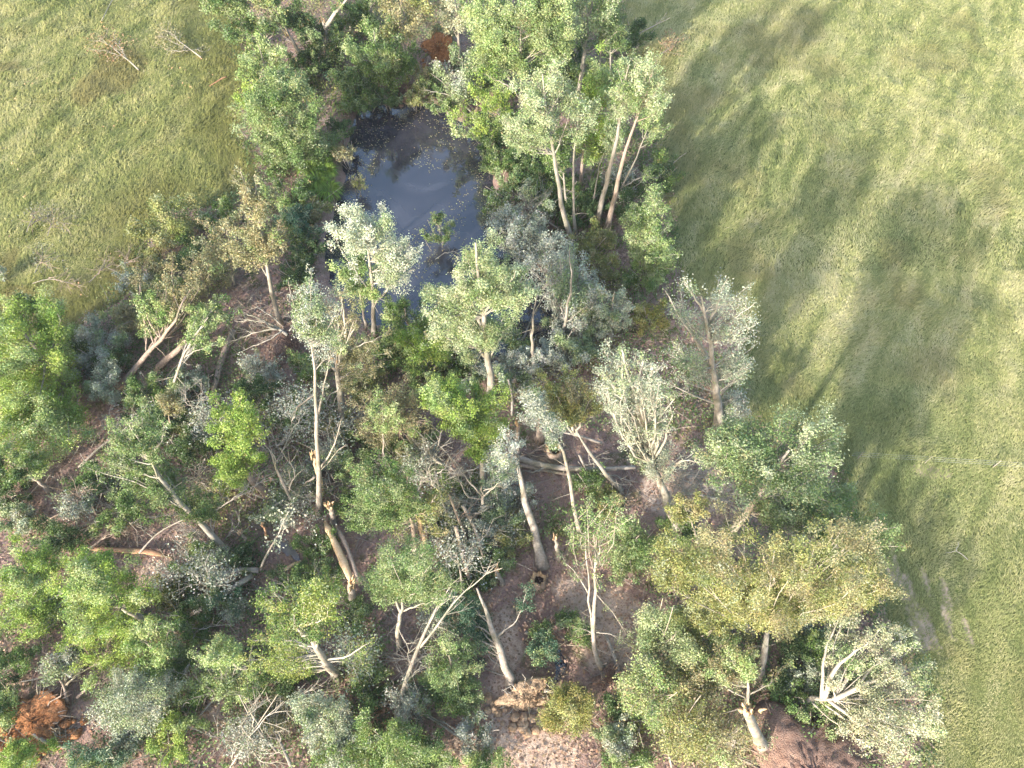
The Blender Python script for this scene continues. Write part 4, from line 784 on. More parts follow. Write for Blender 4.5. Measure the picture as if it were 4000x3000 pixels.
tree('broadleaf_tree', 'soft green tree standing left of the wide olive tree', 'tree', 3.6, [(1375,1170,58,42),(1360,1215,50,38)], 'mint', nl=16)
shrub('green shrub under the left edge of the wide olive tree', (1470,1150,40,34), 'green')
shrub('cream green shrub with upright pale stems below the wide olive tree', (1440,1390,55,72), 'frost', h=3.6, dens=.7)
shrub('leafy olive shrub left of the forked pale trunk', (1520,1345,58,50), 'olive', h=4.2, dens=.7)
shrub('dark shrub in the shade right of the forked pale trunk', (1735,1400,50,45), 'dark')
shrub('blue silver shrub in the dark gap right of the forked pale trunk', (1745,1375,34,28), 'grey')
shrub('silver shrub beside the white limbed fallen tree', (1745,1460,42,38), 'silver')
shrub('green shrub below the white limbs of the fallen tree', (1770,1545,58,38), 'mint')
shrub('green shrub behind the forked pale trunk foot', (1690,1500,40,40), 'green')
shrub('pale shrub left of the forked pale trunk foot', (1560,1420,58,45), 'pale', h=3.4)
shrub('leafy shrub at the foot of the fallen white limbed tree', (1705,1455,30,32), 'dark')
tree('broken_tree', 'thick grey trunk with a flared foot beside the red root plate', 'broken tree', (1650,1615), [], trunk=[(1630,1575),(1612,1535)], r=.42, bark=M_BARK, torn=[(1,1.4,.3)])
tree('broken_tree', 'pale bare trunk leaning up from the bottom edge left of the flared trunk', 'broken tree', (1560,1670), [(1585,1435,55,38,0,6)], 'tan', trunk=[(1585,1600,1.4),(1605,1540,3.0),(1618,1495,4.4),(1610,1440,6)], r=.26, nl=12, dens=.7, bark=M_BARK, limbs=[([(1615,1510,4),(1570,1490,4.8),(1545,1450,5.6)],.045),([(1612,1520,3.6),(1580,1550,3),(1560,1570,2.4)],.06),([(1618,1500,4.2),(1660,1480,4.8),(1690,1440,5.4)],.045),([(1605,1540,3),(1625,1580,2.4),(1640,1620,1.4)],.05)])
tree('fallen_tree', 'fallen tree with white curving limbs and a cream crown spread onto the meadow', 'fallen tree', (1716,1514), [(1905,1390,70,50,0,3.2),(1940,1475,68,42,0,3.0),(1905,1590,98,48,0,2.4),(1825,1330,34,38,0,3.6),(1970,1555,42,58,0,2.6)], 'cream', trunk=[(1750,1508,1.3),(1785,1508,2.0),(1815,1515,2.4)], r=.3, nl=8, dens=.5, bark=M_PALE,
     limbs=[([(1780,1508,2),(1800,1450,3.4),(1840,1410,4.4),(1890,1375,4.8)],.15),([(1775,1508,2),(1777,1440,3),(1790,1380,3.6),(1815,1330,4)],.11),([(1800,1512,2.2),(1860,1480,3),(1930,1460,3.4),(1990,1440,3)],.15),([(1790,1512,2),(1830,1545,2.4),(1870,1570,2.6),(1930,1600,2.4)],.12),([(1805,1512,2.2),(1800,1480,2.8)],.06),([(1850,1490,2.8),(1900,1420,3.4),(1950,1380,3.2)],.08)], dy=0)
# ---- bottom right thicket
for lb, c, pl, dn in [('tan twiggy thicket of upright bare stems, rightmost at the bottom edge', (1560,1600,60,62), 'tan', .3), ('tan twiggy thicket with yellow leaf tips left of the leaning pale trunk', (1480,1590,58,62), 'olive', .4), ('pale leafed thicket of thin stems above the yellow cedar', (1400,1500,52,62), 'pale', .6), ('olive twiggy thicket in the middle of the lower right', (1490,1480,62,52), 'olive', .55)]:
    shrub(lb, c, pl, dens=dn, nl=34, size=.14, h=2.8)
shrub('silver white leafed bush at the bottom edge right of the yellow cedar', (1330,1600,48,42), 'silver')
shrub('dark green bush on the bottom edge under the silver white bush', (1350,1650,50,34), 'green')
shrub('dark bush in the black gap right of the yellow cedar', (1345,1520,38,40), 'dark')
tree('cedar_bush', 'feathery yellow green cedar bush at the bottom centre right', 'shrub', 1.6, [(1230,1535,58,55)], 'vine', nl=26, dens=1.5, size=.12, r=.1, twigs=10)
tree('cedar_bush', 'small round blue green cedar on the pink soil', 'shrub', 1.0, [(1172,1402,30,32)], 'blue', nl=16, dens=1.6, size=.12, r=.07)
tree('cedar_bush', 'tiny dark cedar just above the round blue green cedar', 'shrub', .8, [(1172,1362,18,20)], 'dark', nl=8, dens=1.4, size=.12, r=.05)
shrub('low green fern bush on the pink soil left of the twin stemmed tree', (1228,1345,30,24), 'green')
shrub('low green fern bush touching the twin stemmed tree', (1258,1375,28,24), 'green')
shrub('green shrub below the long weathered log', (1275,1045,38,52), 'green', dens=.8)
shrub('olive shrub below the crooked grey stem', (1310,1090,40,40), 'olive', dens=.9)
shrub('leafy shrub on the mud left of the small pale broken post', (1110,1160,48,45), 'olive', dens=.8)
shrub('grey shrub behind the thick leaning grey trunk', (1070,1130,42,50), 'grey', dens=.8)
shrub('grey twiggy shrub under the upper half of the thick leaning trunk', (1110,1060,38,45), 'grey', dens=.6)
shrub('green shrub with bare stems left of the hollow stump', (1060,1215,48,45), 'mint', dens=.9)
shrub('dark shrub left of the spiky topped snag', (1020,1240,42,42), 'dark')
# ---- lower centre and left trees
tree('broadleaf_tree', 'feathery green tree behind the split trunk halves', 'tree', (900,1200), [(820,1040,62,52),(800,1110,68,48),(860,1090,55,55)], 'mint', trunk=[(890,1130),(870,1070)], r=.24, nl=16, dens=.9, bark=M_BROWN)
tree('broken_tree', 'snapped trunk with whiskery bare twigs right of the feathery green tree', 'broken tree', (920,1185), [(935,1120,35,42)], 'olive', trunk=[(910,1140),(898,1098)], r=.26, nl=8, dens=.5, bark=M_TORN, torn=[(1,2,.2)], limbs=[([(900,1110),(860,1105),(840,1085)],.05),([(905,1125),(880,1140),(865,1150)],.05),([(898,1100),(930,1090),(945,1065)],.05)])
tree('broadleaf_tree', 'layered green tree with a crooked pale stem in the lower centre', 'tree', (862,1400), [(880,1215,80,52),(850,1260,58,40),(925,1260,50,42)], 'mint', trunk=[(858,1360),(868,1315),(880,1260)], r=.2, nl=16, dens=.85, bark=M_PALE, limbs=[([(866,1325),(850,1290),(840,1260)],.07),([(868,1320),(910,1305),(945,1300)],.06)])
tree('plane_tree', 'yellow green tree with a gleaming white trunk in the lower left centre', 'tree', (728,1462), [(610,1310,58,48),(700,1330,50,55),(590,1400,60,52),(690,1280,45,32),(620,1440,48,32)], 'plane', trunk=[(706,1430),(680,1395),(650,1360),(618,1338)], r=.34, nl=11, dens=.62, size=.17, bark=M_PALE,
     limbs=[([(682,1398),(640,1385),(610,1385)],.06),([(684,1400),(680,1370),(690,1330)],.09),([(700,1425),(750,1420),(795,1390)],.06),([(695,1415),(650,1420),(625,1440)],.05),([(706,1430),(740,1428),(770,1440)],.05)])
tree('broadleaf_tree', 'pale leafy tree left of the yellow green white trunked tree', 'tree', 4.2, [(490,1420,52,48),(520,1480,62,42),(450,1480,45,35)], 'pale', nl=14, dens=.75, bark=M_PALE)
tree('broadleaf_tree', 'bright lime tree at the left edge of the lower picture', 'tree', 5.4, [(60,1240,62,60),(70,1330,58,62)], 'lime', nl=18, dens=1.1, bark=M_PALE)
tree('broadleaf_tree', 'brightest lime tree with white inner branches at the lower left', 'tree', 6.0, [(225,1290,95,72),(240,1390,78,72),(190,1240,45,40)], 'lime', nl=18, dens=1.15, bark=M_PALE, r=.3)
tree('broadleaf_tree', 'darker green tree on the right flank of the brightest lime tree', 'tree', 3.6, [(335,1400,50,62),(370,1440,45,50)], 'green', nl=14)
tree('juniper_shrub', 'spiky grey green juniper at the lower left', 'shrub', 2.6, [(292,1510,78,62)], 'silver', nl=30, dens=1.3, size=.12, r=.12, twigs=10)
shrub('small silver shrub below the spiky juniper', (280,1590,28,26), 'silver')
shrub('yellow olive dome shrub right of the brightest lime tree', (362,1285,38,46), 'vine')
shrub('dark green shrub at the bottom edge below the spiky juniper', (215,1640,62,34), 'blue')
shrub('lime shrub at the bottom edge right of the spiky juniper', (370,1605,48,48), 'lime', dens=.8)
shrub('green shrub between the spiky juniper and the pale leafy tree', (400,1540,45,40), 'green')
shrub('dark green shrub at the left edge above the orange mound', (25,1440,45,50), 'dark')
shrub('green shrub at the left edge beside the orange mound', (18,1530,38,42), 'green')
shrub('green leafy shrub in the bottom left corner', (40,1635,62,42), 'lime')
shrub('olive shrub between the two lime trees and the litter', (150,1425,30,40), 'dark')
log('fallen_log', 'curved pale log below the orange earth mound', 'log', [(72,1585,.3),(100,1605,.3),(145,1615,.3)], .14, .1, M_PALE)
log('dead_branch', 'brown leafless branch curving over the dark litter above the orange mound', 'branch', [(148,1520,.3),(142,1480,.9),(130,1465,1),(95,1452,.8)], .12, .05, M_BROWN, limbs=[([(142,1480,.9),(165,1455,1.2),(195,1430,1)],.06,12),([(130,1465,1),(110,1430,1),(90,1400,.8)],.05,12),([(140,1470,1),(145,1430,1.2),(160,1390,1)],.05,12)])
log('dead_branch', 'dark bent branch right of the brown leafless branch', 'branch', [(170,1508,.4),(195,1485,.8),(200,1465,.9)], .1, .05, M_BROWN, limbs=[([(195,1485,.8),(220,1475,.8),(240,1460,.6)],.04,8)])
for lb, c, pl in [('dark bush between the bent logs and the yellow olive dome', (420,1350,45,48), 'dark'), ('silver green bush along the upper bent log', (430,1210,45,45), 'mint'), ('green bush beside the leaning green tree foot', (520,1210,35,35), 'dark'), ('blue green bush under the lower bent log', (470,1300,48,35), 'blue'), ('small silver bush at the end of the lower bent log', (510,1320,24,22), 'silver'), ('dark bush left of the bent log pair', (400,1280,35,35), 'dark'),
                  ('green bush beside the puddle mud', (685,1180,42,35), 'green'), ('pale green bush above the snapped stump', (700,1235,45,34), 'mint'), ('green bush below the split trunk halves', (770,1330,38,40), 'green'), ('dark bush left of the split trunk halves', (640,1250,40,32), 'dark'),
                  ('green bush at the foot of the white trunked tree', (790,1440,42,40), 'green'), ('bushy green shrub right of the white trunked tree foot', (800,1490,38,42), 'green'), ('dark green shrub below the white trunked tree', (610,1470,50,36), 'dark'), ('olive shrub near the bottom left of centre', (605,1545,40,45), 'olive'),
                  ('silver bush above the leaning grey pole', (600,1110,40,40), 'silver'), ('green bush beside the snag with the yellow top', (760,1090,34,42), 'green'), ('dark green bush below the bright round tree', (975,1060,45,40), 'dark'), ('olive twiggy bush below the crooked dead limb', (965,1115,42,45), 'olive'), ('grey bush below the dead splayed tree', (1015,1160,38,40), 'grey'),
                  ('dark bush right of the layered green tree', (985,1220,42,40), 'dark'), ('dark green bush in the gap left of the layered green tree', (960,1140,32,38), 'dark'), ('low bush beside the red litter under the fuzzy tree', (760,1010,40,32), 'green')]:
    shrub(lb, c, pl)
tree('broadleaf_tree', 'grey green upright tree in the bottom centre', 'tree', 3.8, [(975,1430,48,52),(950,1490,55,45),(1005,1500,40,40)], 'mint', nl=18, dens=.95)
tree('broadleaf_tree', 'dense dark green tree at the bottom edge left of centre', 'tree', 3.0, [(840,1610,90,52),(760,1640,70,45),(920,1640,62,40)], 'green', nl=16, dens=1.0)
tree('broadleaf_tree', 'pale silver tree bending over at the bottom left of centre', 'tree', 3.2, [(690,1545,50,42),(720,1590,55,45),(740,1640,40,40)], 'silver', nl=14, dens=.9)
shrub('bright green bush at the bottom edge below the pink soil', (1050,1650,48,30), 'green')
shrub('grey bush at the bottom edge left of the pink soil path', (1030,1590,34,45), 'grey', dens=.8)
log('leaning_dead_tree', 'tall slender dead tree leaning right across the black shade in the lower centre', 'dead tree', [(855,1560,.3),(870,1490,1.6),(895,1420,3),(925,1350,4.4),(950,1300,5.4)], .2, .07, M_BARK, limbs=[([(905,1400,3.4),(960,1330,5),(1020,1260,6.4),(1050,1240,7)],.08,14),([(925,1350,4.4),(960,1290,5.6),(975,1250,6)],.06,12),([(880,1470,2),(905,1440,2.6),(925,1440,2.4)],.05,8),([(890,1440,2.6),(880,1400,3.4),(870,1370,3.6)],.04,8)])
for lb, pts, mt in [('pale splintered plank, uppermost of the broken planks by the slender dead tree', [(872,1475,.5),(845,1500,.4),(822,1516,.3)], M_TORN), ('middle broken plank lying flat near the slender dead tree foot', [(840,1518,.3),(815,1528,.3),(782,1540,.3)], M_TORN), ('lowest broken plank with a dark back near the slender dead tree foot', [(845,1530,.3),(805,1545,.3),(772,1545,.3)], M_REDWOOD), ('short plank pointing down to the dark green bottom tree', [(835,1520,.3),(812,1550,.3),(795,1568,.3)], M_REDWOOD), ('reddish plank lying level right of the slender dead tree foot', [(830,1562,.3),(855,1556,.3),(870,1553,.3)], M_REDWOOD), ('short tan plank near the puddle', [(612,1232,.3),(628,1222,.3),(640,1216,.3)], M_TORN)]:
    plank('broken_plank', lb, pts, .14, .08, mt)
log('fallen_branch', 'pale thin stems lying down to the right at the bottom centre', 'branch', [(870,1520,.6),(930,1550,.6),(990,1590,.5),(1035,1622,.3)], .06, .11, M_PALE, limbs=[([(900,1535,.6),(960,1560,.9),(1010,1600,.5)],.05,8),([(880,1520,.6),(850,1500,1),(840,1480,1)],.04,8)])
for lb, pts, r in [('long thin bare pole crossing at the bottom left, leaning right', [(490,1670,.4),(540,1590,2),(600,1500,3.6)], .07), ('long thin bare pole crossing at the bottom left, leaning left', [(600,1625,.4),(550,1570,1.8),(515,1500,3.4)], .1), ('upright thin bare pole among the crossing poles', [(500,1640,.4),(515,1570,2),(560,1500,3.4)], .05), ('grey fallen pole right of the crossing poles', [(632,1660,.3),(605,1600,.8),(570,1540,1.2)], .13)]:
    log('bare_pole', lb, 'pole', pts, r, r * .35, M_PALE, limbs=[([pts[1], ((pts[1][0] + pts[2][0]) / 2 + 12, (pts[1][1] + pts[2][1]) / 2, pts[2][2]), (pts[2][0] + 25, pts[2][1] + 10, pts[2][2])], r * .5, 8)])
# loose trunks in the dark middle
for lb, pts, r, mt in [('grey trunk standing in the black shade right of the crooked limb', [(1035,1160,.2),(1015,1120,1.6),(1000,1095,2.6)], .2, M_PALE), ('thin leaning trunk in the black shade below the crooked limb', [(1010,1170,.2),(990,1120,2),(970,1070,3.6)], .13, M_BROWN), ('dark leaning trunk left of the spiky topped snag', [(1020,1270,.2),(1000,1200,2),(985,1140,4)], .2, M_BROWN), ('short grey trunk left of the purple mud', [(1052,1225,.2),(1035,1170,1.8),(1020,1130,3)], .18, M_BARK), ('grey stem rising beside the bare fan of the leaning olive tree', [(1105,900,.2),(1108,860,1.2),(1098,820,2.4)], .12, M_BARK),
                       ('mossy rotten log on the pink soil right of the twin stemmed tree', [(1338,1450,.2),(1325,1410,.25),(1308,1370,.25)], .17, M_BARK), ('small mossy log near the round blue green cedar', [(1135,1365,.2),(1152,1370,.25),(1166,1375,.2)], .14, M_BARK), ('brown branch lying over the stream bed', [(1190,1380,.3),(1230,1392,.3),(1280,1394,.3)], .07, M_BROWN), ('grey pole lying on the litter right of the snapped pale trunk end', [(1340,1060,.2),(1338,1085,.2),(1335,1110,.2)], .12, M_BARK), ('fallen grey trunk below the crooked grey stem', [(1275,1040,.3),(1262,1010,1),(1250,985,1.6)], .13, M_BARK)]:
    log('loose_trunk', lb, 'trunk', pts, r, r * .7, mt, limbs=[([pts[1], (pts[1][0] + 14, pts[1][1] - 14, pts[1][2] + .5), (pts[1][0] + 26, pts[1][1] - 22, pts[1][2] + .6)], r * .3, 5)])
log('brush_pile', 'fan of tan bare twigs lying between the silver leaning tree and the dark round tree', 'branch', [(1440,1010,.5),(1490,1025,.6),(1540,1030,.6)], .07, .04, M_PALE, limbs=[([(1450,1015,.5),(1500,1000,.9),(1560,1010,.6)],.05,18),([(1450,1015,.5),(1510,1030,.7),(1580,1045,.5)],.05,18),([(1450,1020,.5),(1500,1050,.6),(1570,1065,.4)],.05,18),([(1440,1015,.5),(1470,980,1),(1520,970,.9)],.04,14),([(1500,1030,.6),(1540,1080,.4),(1580,1085,.3)],.04,12)])
log('brush_pile', 'bare twig tangle around the short grey stump left of the weathered log', 'branch', [(1130,975,.4),(1150,985,.5),(1175,990,.5)], .06, .04, M_BROWN, limbs=[([(1140,980,.5),(1170,965,.8),(1185,955,.6)],.04,14),([(1140,980,.5),(1160,1000,.6),(1195,1005,.4)],.04,14)])
for lb, c, pl, dn in [('green bush behind the split grey trunk at the top', (690,125,40,38), 'green', 1), ('dark bush at the foot of the snapped leaning trunk at the top', (655,150,36,32), 'dark', 1), ('leafy bush overhanging the far left corner of the pond', (770,210,40,26), 'green', 1), ('olive bush on the far bank above the torn roots', (900,165,36,28), 'olive', 1), ('green bush at the far bank below the airy olive tree', (930,185,30,26), 'green', 1),
  ('dark bush on the far right bank under the yellow leaning tree', (1060,300,34,30), 'dark', 1), ('green bush at the waterline of the right bank, uppermost there', (1062,345,26,32), 'mint', 1), ('mint bush at the waterline of the right bank below the uppermost', (1075,440,34,32), 'mint', .8), ('dark bush beside the tall poplar at the very top right', (1225,130,40,50), 'dark', 1), ('dark bush between the top trunks near the picture edge', (780,50,48,38), 'dark', 1), ('shaded bush under the broad lime poplar', (1060,170,40,34), 'green', 1), ('olive bush behind the silver green tree at the far corner', (950,80,34,30), 'tan', .6), ('dark bush at the left water edge above the sedges', (735,285,28,40), 'dark', 1), ('wilted brown bush drooping into the left pond water', (745,335,24,32), 'tan', .6), ('bush at the grove edge beside the left meadow near the top', (535,75,30,40), 'green', 1)]:
    shrub(lb, c, pl, dens=dn)
for lb, c in [('bare grey thicket left of the bright lime round tree', (905,1005,45,42)), ('bare grey thicket below the crooked dead limb', (990,1110,42,50)), ('bare grey thicket right of the long bare grey trunk', (715,985,40,48)), ('bare grey thicket left of the split trunks', (650,1040,40,42)), ('bare grey thicket under the fallen bare top', (560,800,48,34)), ('bare grey thicket right of the leaning green tree', (450,930,40,38)), ('bare grey thicket by the thick leaning grey trunk', (1060,1080,38,44)), ('bare grey thicket at the near pond shore', (985,745,34,34)), ('bare grey thicket above the bent logs', (470,1215,40,34)), ('bare grey thicket in the shade of the layered green tree', (950,1330,44,40)), ('bare grey thicket between the crossing poles', (540,1590,56,44)), ('bare grey thicket beside the broken planks', (880,1520,44,36)), ('bare grey thicket above the brown leafless branch', (130,1440,44,36)), ('bare grey thicket at the foot of the half dead tree', (1580,880,32,36)), ('bare grey thicket above the silver leaning tree', (1250,700,45,40)), ('bare grey thicket on the red litter at the left', (170,1090,46,40)), ('bare grey thicket behind the poplar stems', (1340,400,45,55)), ('bare grey thicket in the right pond bank', (1130,520,46,40))]:
    tree('bare_thicket', lb, 'shrub', 1.2, [c], 'grey', r=.05, nl=26, dens=.14, stems=5, twigs=9, wild=0, bark=M_DEAD, crownname='leaves', low=.1)
for lb, pts, r, mt, lf in [
 ('long grey fallen stem in the shade below the fuzzy tan tree', [(905,1060,.4),(925,1000,1.2),(945,950,1.6)], .13, M_BARK, None),
 ('pale leaning stem between the feathery green tree and the dead splayed tree', [(975,1150,.3),(955,1080,1.6),(940,1020,2.6)], .11, M_PALE, None),
 ('grey fallen stem with wilted leaves pointing at the gnarled tree', [(650,1010,.4),(690,960,1),(720,930,1.6)], .1, M_BARK, 'grey'),
 ('grey fallen stem along the left of the long bare grey trunk', [(600,1000,.4),(628,940,1.4),(650,880,2.4)], .11, M_BARK, 'grey'),
 ('bare grey limb crossing below the dense yellow green tree', [(430,1130,.3),(480,1090,1),(540,1060,1.4)], .1, M_BARK, None),
 ('grey broken pole in the gap right of the leaning green tree', [(440,1000,.3),(455,950,1.4),(470,900,2.6)], .1, M_BARK, 'grey'),
 ('leaning bare stem below the two leaning trunks on the left', [(360,960,.3),(390,910,1.2),(430,870,2)], .09, M_PALE, None),
 ('fallen grey trunk lying under the huge bright tree at the left', [(170,1010,.3),(220,960,.6),(270,930,.9)], .13, M_BARK, None),
 ('fallen wilted stem beside the bent logs', [(395,1360,.4),(430,1290,1.2),(470,1260,1.6)], .09, M_BARK, 'grey'),
 ('long bare stem lying over the litter left of the white trunked tree', [(420,1560,.3),(470,1500,.8),(520,1450,1.2)], .09, M_PALE, None),
 ('grey stem fallen across the dark gap right of the layered green tree', [(1000,1330,.4),(1000,1260,1.6),(985,1190,3)], .12, M_BARK, 'grey'),
 ('thin grey stem leaning in front of the bright lime round tree', [(1085,1130,.3),(1070,1060,2),(1062,1000,3.4)], .1, M_BARK, None),
 ('bare stem fallen over the pond inlet', [(1290,760,.4),(1240,700,1.2),(1200,650,1.8)], .1, M_BARK, 'grey'),
 ('grey wilted stem fallen left of the pond inlet', [(1130,720,.6),(1150,660,1.8),(1185,600,3)], .1, M_BARK, 'grey'),
 ('pale dead stem leaning into the right bank bushes', [(1215,500,.4),(1170,465,1.4),(1130,440,2)], .09, M_PALE, None),
 ('bare branch fallen on the red litter at the far left', [(90,1130,.3),(140,1100,.6),(200,1090,.8)], .07, M_BROWN, None),
 ('long thin dead stem on the dark litter below the brightest lime tree', [(120,1500,.3),(190,1440,.8),(260,1420,1)], .07, M_BROWN, None),
 ('grey stem with silver leaves fallen right of the white trunked tree', [(800,1540,.3),(780,1480,1),(760,1430,1.6)], .08, M_BARK, 'silver'),
 ('grey trunk fallen behind the rotten stump', [(1300,960,.3),(1240,940,.6),(1180,930,.9)], .14, M_BARK, None),
 ('broken grey limb right of the silver leaning tree base', [(1550,1080,.3),(1500,1070,.6),(1440,1050,.8)], .07, M_BARK, None),
 ('bare leaning stem in the olive thicket at the lower right', [(1500,1560,.3),(1480,1460,2.4),(1455,1400,3.6)], .08, M_PALE, 'tan'),
 ('thin bare stem rising from the thickets at the bottom edge', [(1450,1660,.3),(1430,1560,2.4),(1420,1480,4)], .07, M_PALE, 'tan')]:
    a_, b_ = pts[1], pts[2]; lm = []
    for q in range(4):
        f = rng.uniform(0, 1); p0 = tuple(a_[j] + (b_[j] - a_[j]) * f for j in range(3)); sx = 1 if q % 2 else -1
        lm.append(([p0, (p0[0] + sx * rng.uniform(8, 18), p0[1] - rng.uniform(5, 18), p0[2] + .5), (p0[0] + sx * rng.uniform(18, 38), p0[1] - rng.uniform(15, 42), p0[2] + rng.uniform(.4, 1.2))], r * .4, 9))
    log('fallen_tree', lb, 'fallen tree', pts, r, r * .45, mt, limbs=lm, leaves=(lf, 9, .13) if lf else None)
tree('poplar_tree', 'green poplar crown filling the gap between the nearest poplar and the slim stem', 'tree', (1225,470), [(1205,340,30,50)], 'green', trunk=[(1220,400),(1213,300)], r=.16, nl=16, bark=M_PALE)
tree('poplar_tree', 'silvery crown low in the stand between the yellow poplar and the pink trunk', 'tree', (1300,440), [(1325,310,28,55)], 'frost', trunk=[(1310,380),(1325,300)], r=.14, nl=14, dens=.9, bark=M_PALE)
tree('poplar_tree', 'pale poplar crown behind the tall stand, left of the straight grey green poplar', 'tree', (1195,260), [(1190,120,48,80)], 'pale', trunk=[(1193,200),(1190,110)], r=.2, nl=16, bark=M_PALE)
tree('poplar_tree', 'pale crown at the top edge right of the straight grey green poplar', 'tree', (1320,190), [(1318,80,28,65)], 'mint', trunk=[(1318,130),(1318,60)], r=.16, nl=14, bark=M_PALE)
for lb, c, pl, dn in [('dark bush in the deep shade under the slim pale stem', (1250,455,42,45), 'dark', 1.2), ('dark bush under the pink trunked poplar and its neighbour', (1330,405,42,42), 'dark', 1.2), ('mint bush between the first poplar and the pond', (1140,385,40,36), 'mint', 1), ('green bush overhanging the top of the pond, leftmost there', (785,222,34,20), 'green', 1), ('green bush overhanging the top of the pond, left of the torn roots', (832,215,32,18), 'dark', 1), ('olive bush overhanging the top of the pond right of the torn roots', (905,212,34,18), 'olive', 1), ('mint bush overhanging the top right corner of the pond', (965,225,34,22), 'mint', 1), ('dark bush on the right pond bank under the yellow tree, at the water', (1058,275,28,26), 'dark', 1), ('bushy pale sapling on the left bank below the round green tree', (600,350,40,30), 'green', 1), ('mint bush above the round green tree', (640,180,40,30), 'mint', 1)]:
    shrub(lb, c, pl, dens=dn)
for lb, (px, py), lf in [('tangle of grey brush under the leaning pair at the left', (320,900), 'grey'), ('tangle of grey brush left of the dense yellow green tree', (420,1010), None), ('tangle of grey brush along the foot of the leaning green tree', (450,1170), None), ('tangle of grey brush right of the dense yellow green tree', (600,960), None), ('tangle of grey brush at the foot of the long bare grey trunk', (660,1080), 'grey'), ('tangle of grey brush right of the long bare grey trunk', (730,1040), None), ('tangle of grey brush between the fuzzy tan tree and the feathery green tree', (870,1030), None),
  ('tangle of grey brush below the bright lime round tree', (1000,1070), 'grey'), ('tangle of grey brush in the dark centre gap', (960,1150), None), ('tangle of grey brush left of the thick leaning grey trunk', (1060,1120), 'grey'), ('tangle of grey brush around the slender dead tree', (910,1420), None), ('tangle of grey brush at the crown of the slender dead tree', (980,1300), None), ('tangle of grey brush left of the bent logs', (400,1240), 'grey'), ('tangle of grey brush right of the brightest lime tree', (410,1400), None), ('tangle of grey brush under the crossing poles', (530,1600), None), ('tangle of grey brush left of the white trunked tree foot', (640,1500), None),
  ('tangle of grey brush above the red litter at the left', (240,1090), None), ('tangle of grey brush left of the snapped stump', (680,1290), None), ('tangle of grey brush above the olive crowned leaning tree', (1170,790), 'grey'), ('tangle of grey brush right of the pond inlet', (1300,770), 'grey'), ('tangle of grey brush at the near end of the pond', (1040,750), 'grey'), ('tangle of grey brush on the right bank of the pond', (1120,470), 'grey'), ('tangle of grey brush by the wilted tree toppled in the pond', (1180,600), 'grey'), ('tangle of grey brush in the olive thicket at the bottom', (1440,1540), None), ('tangle of grey brush below the wide olive tree', (1560,1400), 'olive'), ('tangle of grey brush in front of the gnarled tree', (770,900), None), ('tangle of grey brush left of the tall wilted trunk', (590,880), 'grey')]:
    lm = []
    for q in range(9):
        an = rng.uniform(0, 2 * pi); l = rng.uniform(30, 75); z = rng.uniform(.2, .8); ox, oy = rng.normal(size=2) * 14
        lm.append(([(px + ox, py + oy, z), (px + ox + cos(an) * l * .5, py + oy - sin(an) * l * .4, z + rng.uniform(.1, .9)), (px + ox + cos(an) * l, py + oy - sin(an) * l * .8, z + rng.uniform(-.1, 1.2))], rng.uniform(.02, .045), 8))
    log('brush_pile', lb, 'brush', [(px - 18, py + 8, .25), (px, py, .4), (px + 20, py - 8, .5)], .06, .03, M_BARK, limbs=lm, leaves=(lf, 4, .12) if lf else None)
# ---- sedges on the left pond bank
def tussock(px, R, n, label):
    B = gnd(*px); B[2] = max(B[2], -.6); m = MB(); V = []; Cc = []
    a = rng.uniform(0, 2 * pi, n); l = R * rng.uniform(.6, 1.15, n); d = np.stack([np.cos(a), np.sin(a), a * 0], 1); s = np.stack([-np.sin(a), np.cos(a), a * 0], 1) * .035
    b = B + d * .12 + [0, 0, 0]; m1 = b + d * (l * .4)[:, None] + np.array([0, 0, 1]) * (l * rng.uniform(.5, .8, n))[:, None]; m2 = b + d * (l * .8)[:, None] + np.array([0, 0, 1]) * (l * rng.uniform(.45, .7, n))[:, None]; e = b + d * (l * 1.1)[:, None] + np.array([0, 0, 1]) * (l * rng.uniform(.1, .35, n))[:, None]
    V = np.stack([b - s, b + s, m1 + s, m1 - s, m2 + s * .8, m2 - s * .8, e], 1).reshape(-1, 3); i = np.arange(n)[:, None] * 7
    c = np.array([(.17, .27, .05)]) * rng.uniform(.5, 1.5, (n, 1))
    m.add(V, [i + np.array([0, 1, 2, 3]), i + np.array([3, 2, 4, 5])], np.concatenate([c, c])); m.f.append(i + np.array([5, 4, 6])); m.c.append(c)
    o = m.build('sedge_tussock', M_GRASS, None, False, B); tag(o, label, 'sedge', 'sedge tussocks on the left pond bank')
for px, R, lb in [((700,345), 1.0, 'topmost arching sedge tussock on the left pond bank'), ((672,372), 1.0, 'sedge tussock nearest the round green tree'), ((706,378), .95, 'sedge tussock at the water, second from the top'), ((688,402), 1.0, 'middle sedge tussock of the bank cluster'), ((668,412), .8, 'shaded sedge tussock behind the lowest one'), ((712,418), 1.1, 'lowest and brightest sedge tussock at the water')]:
    tussock(px, R, 260, lb)
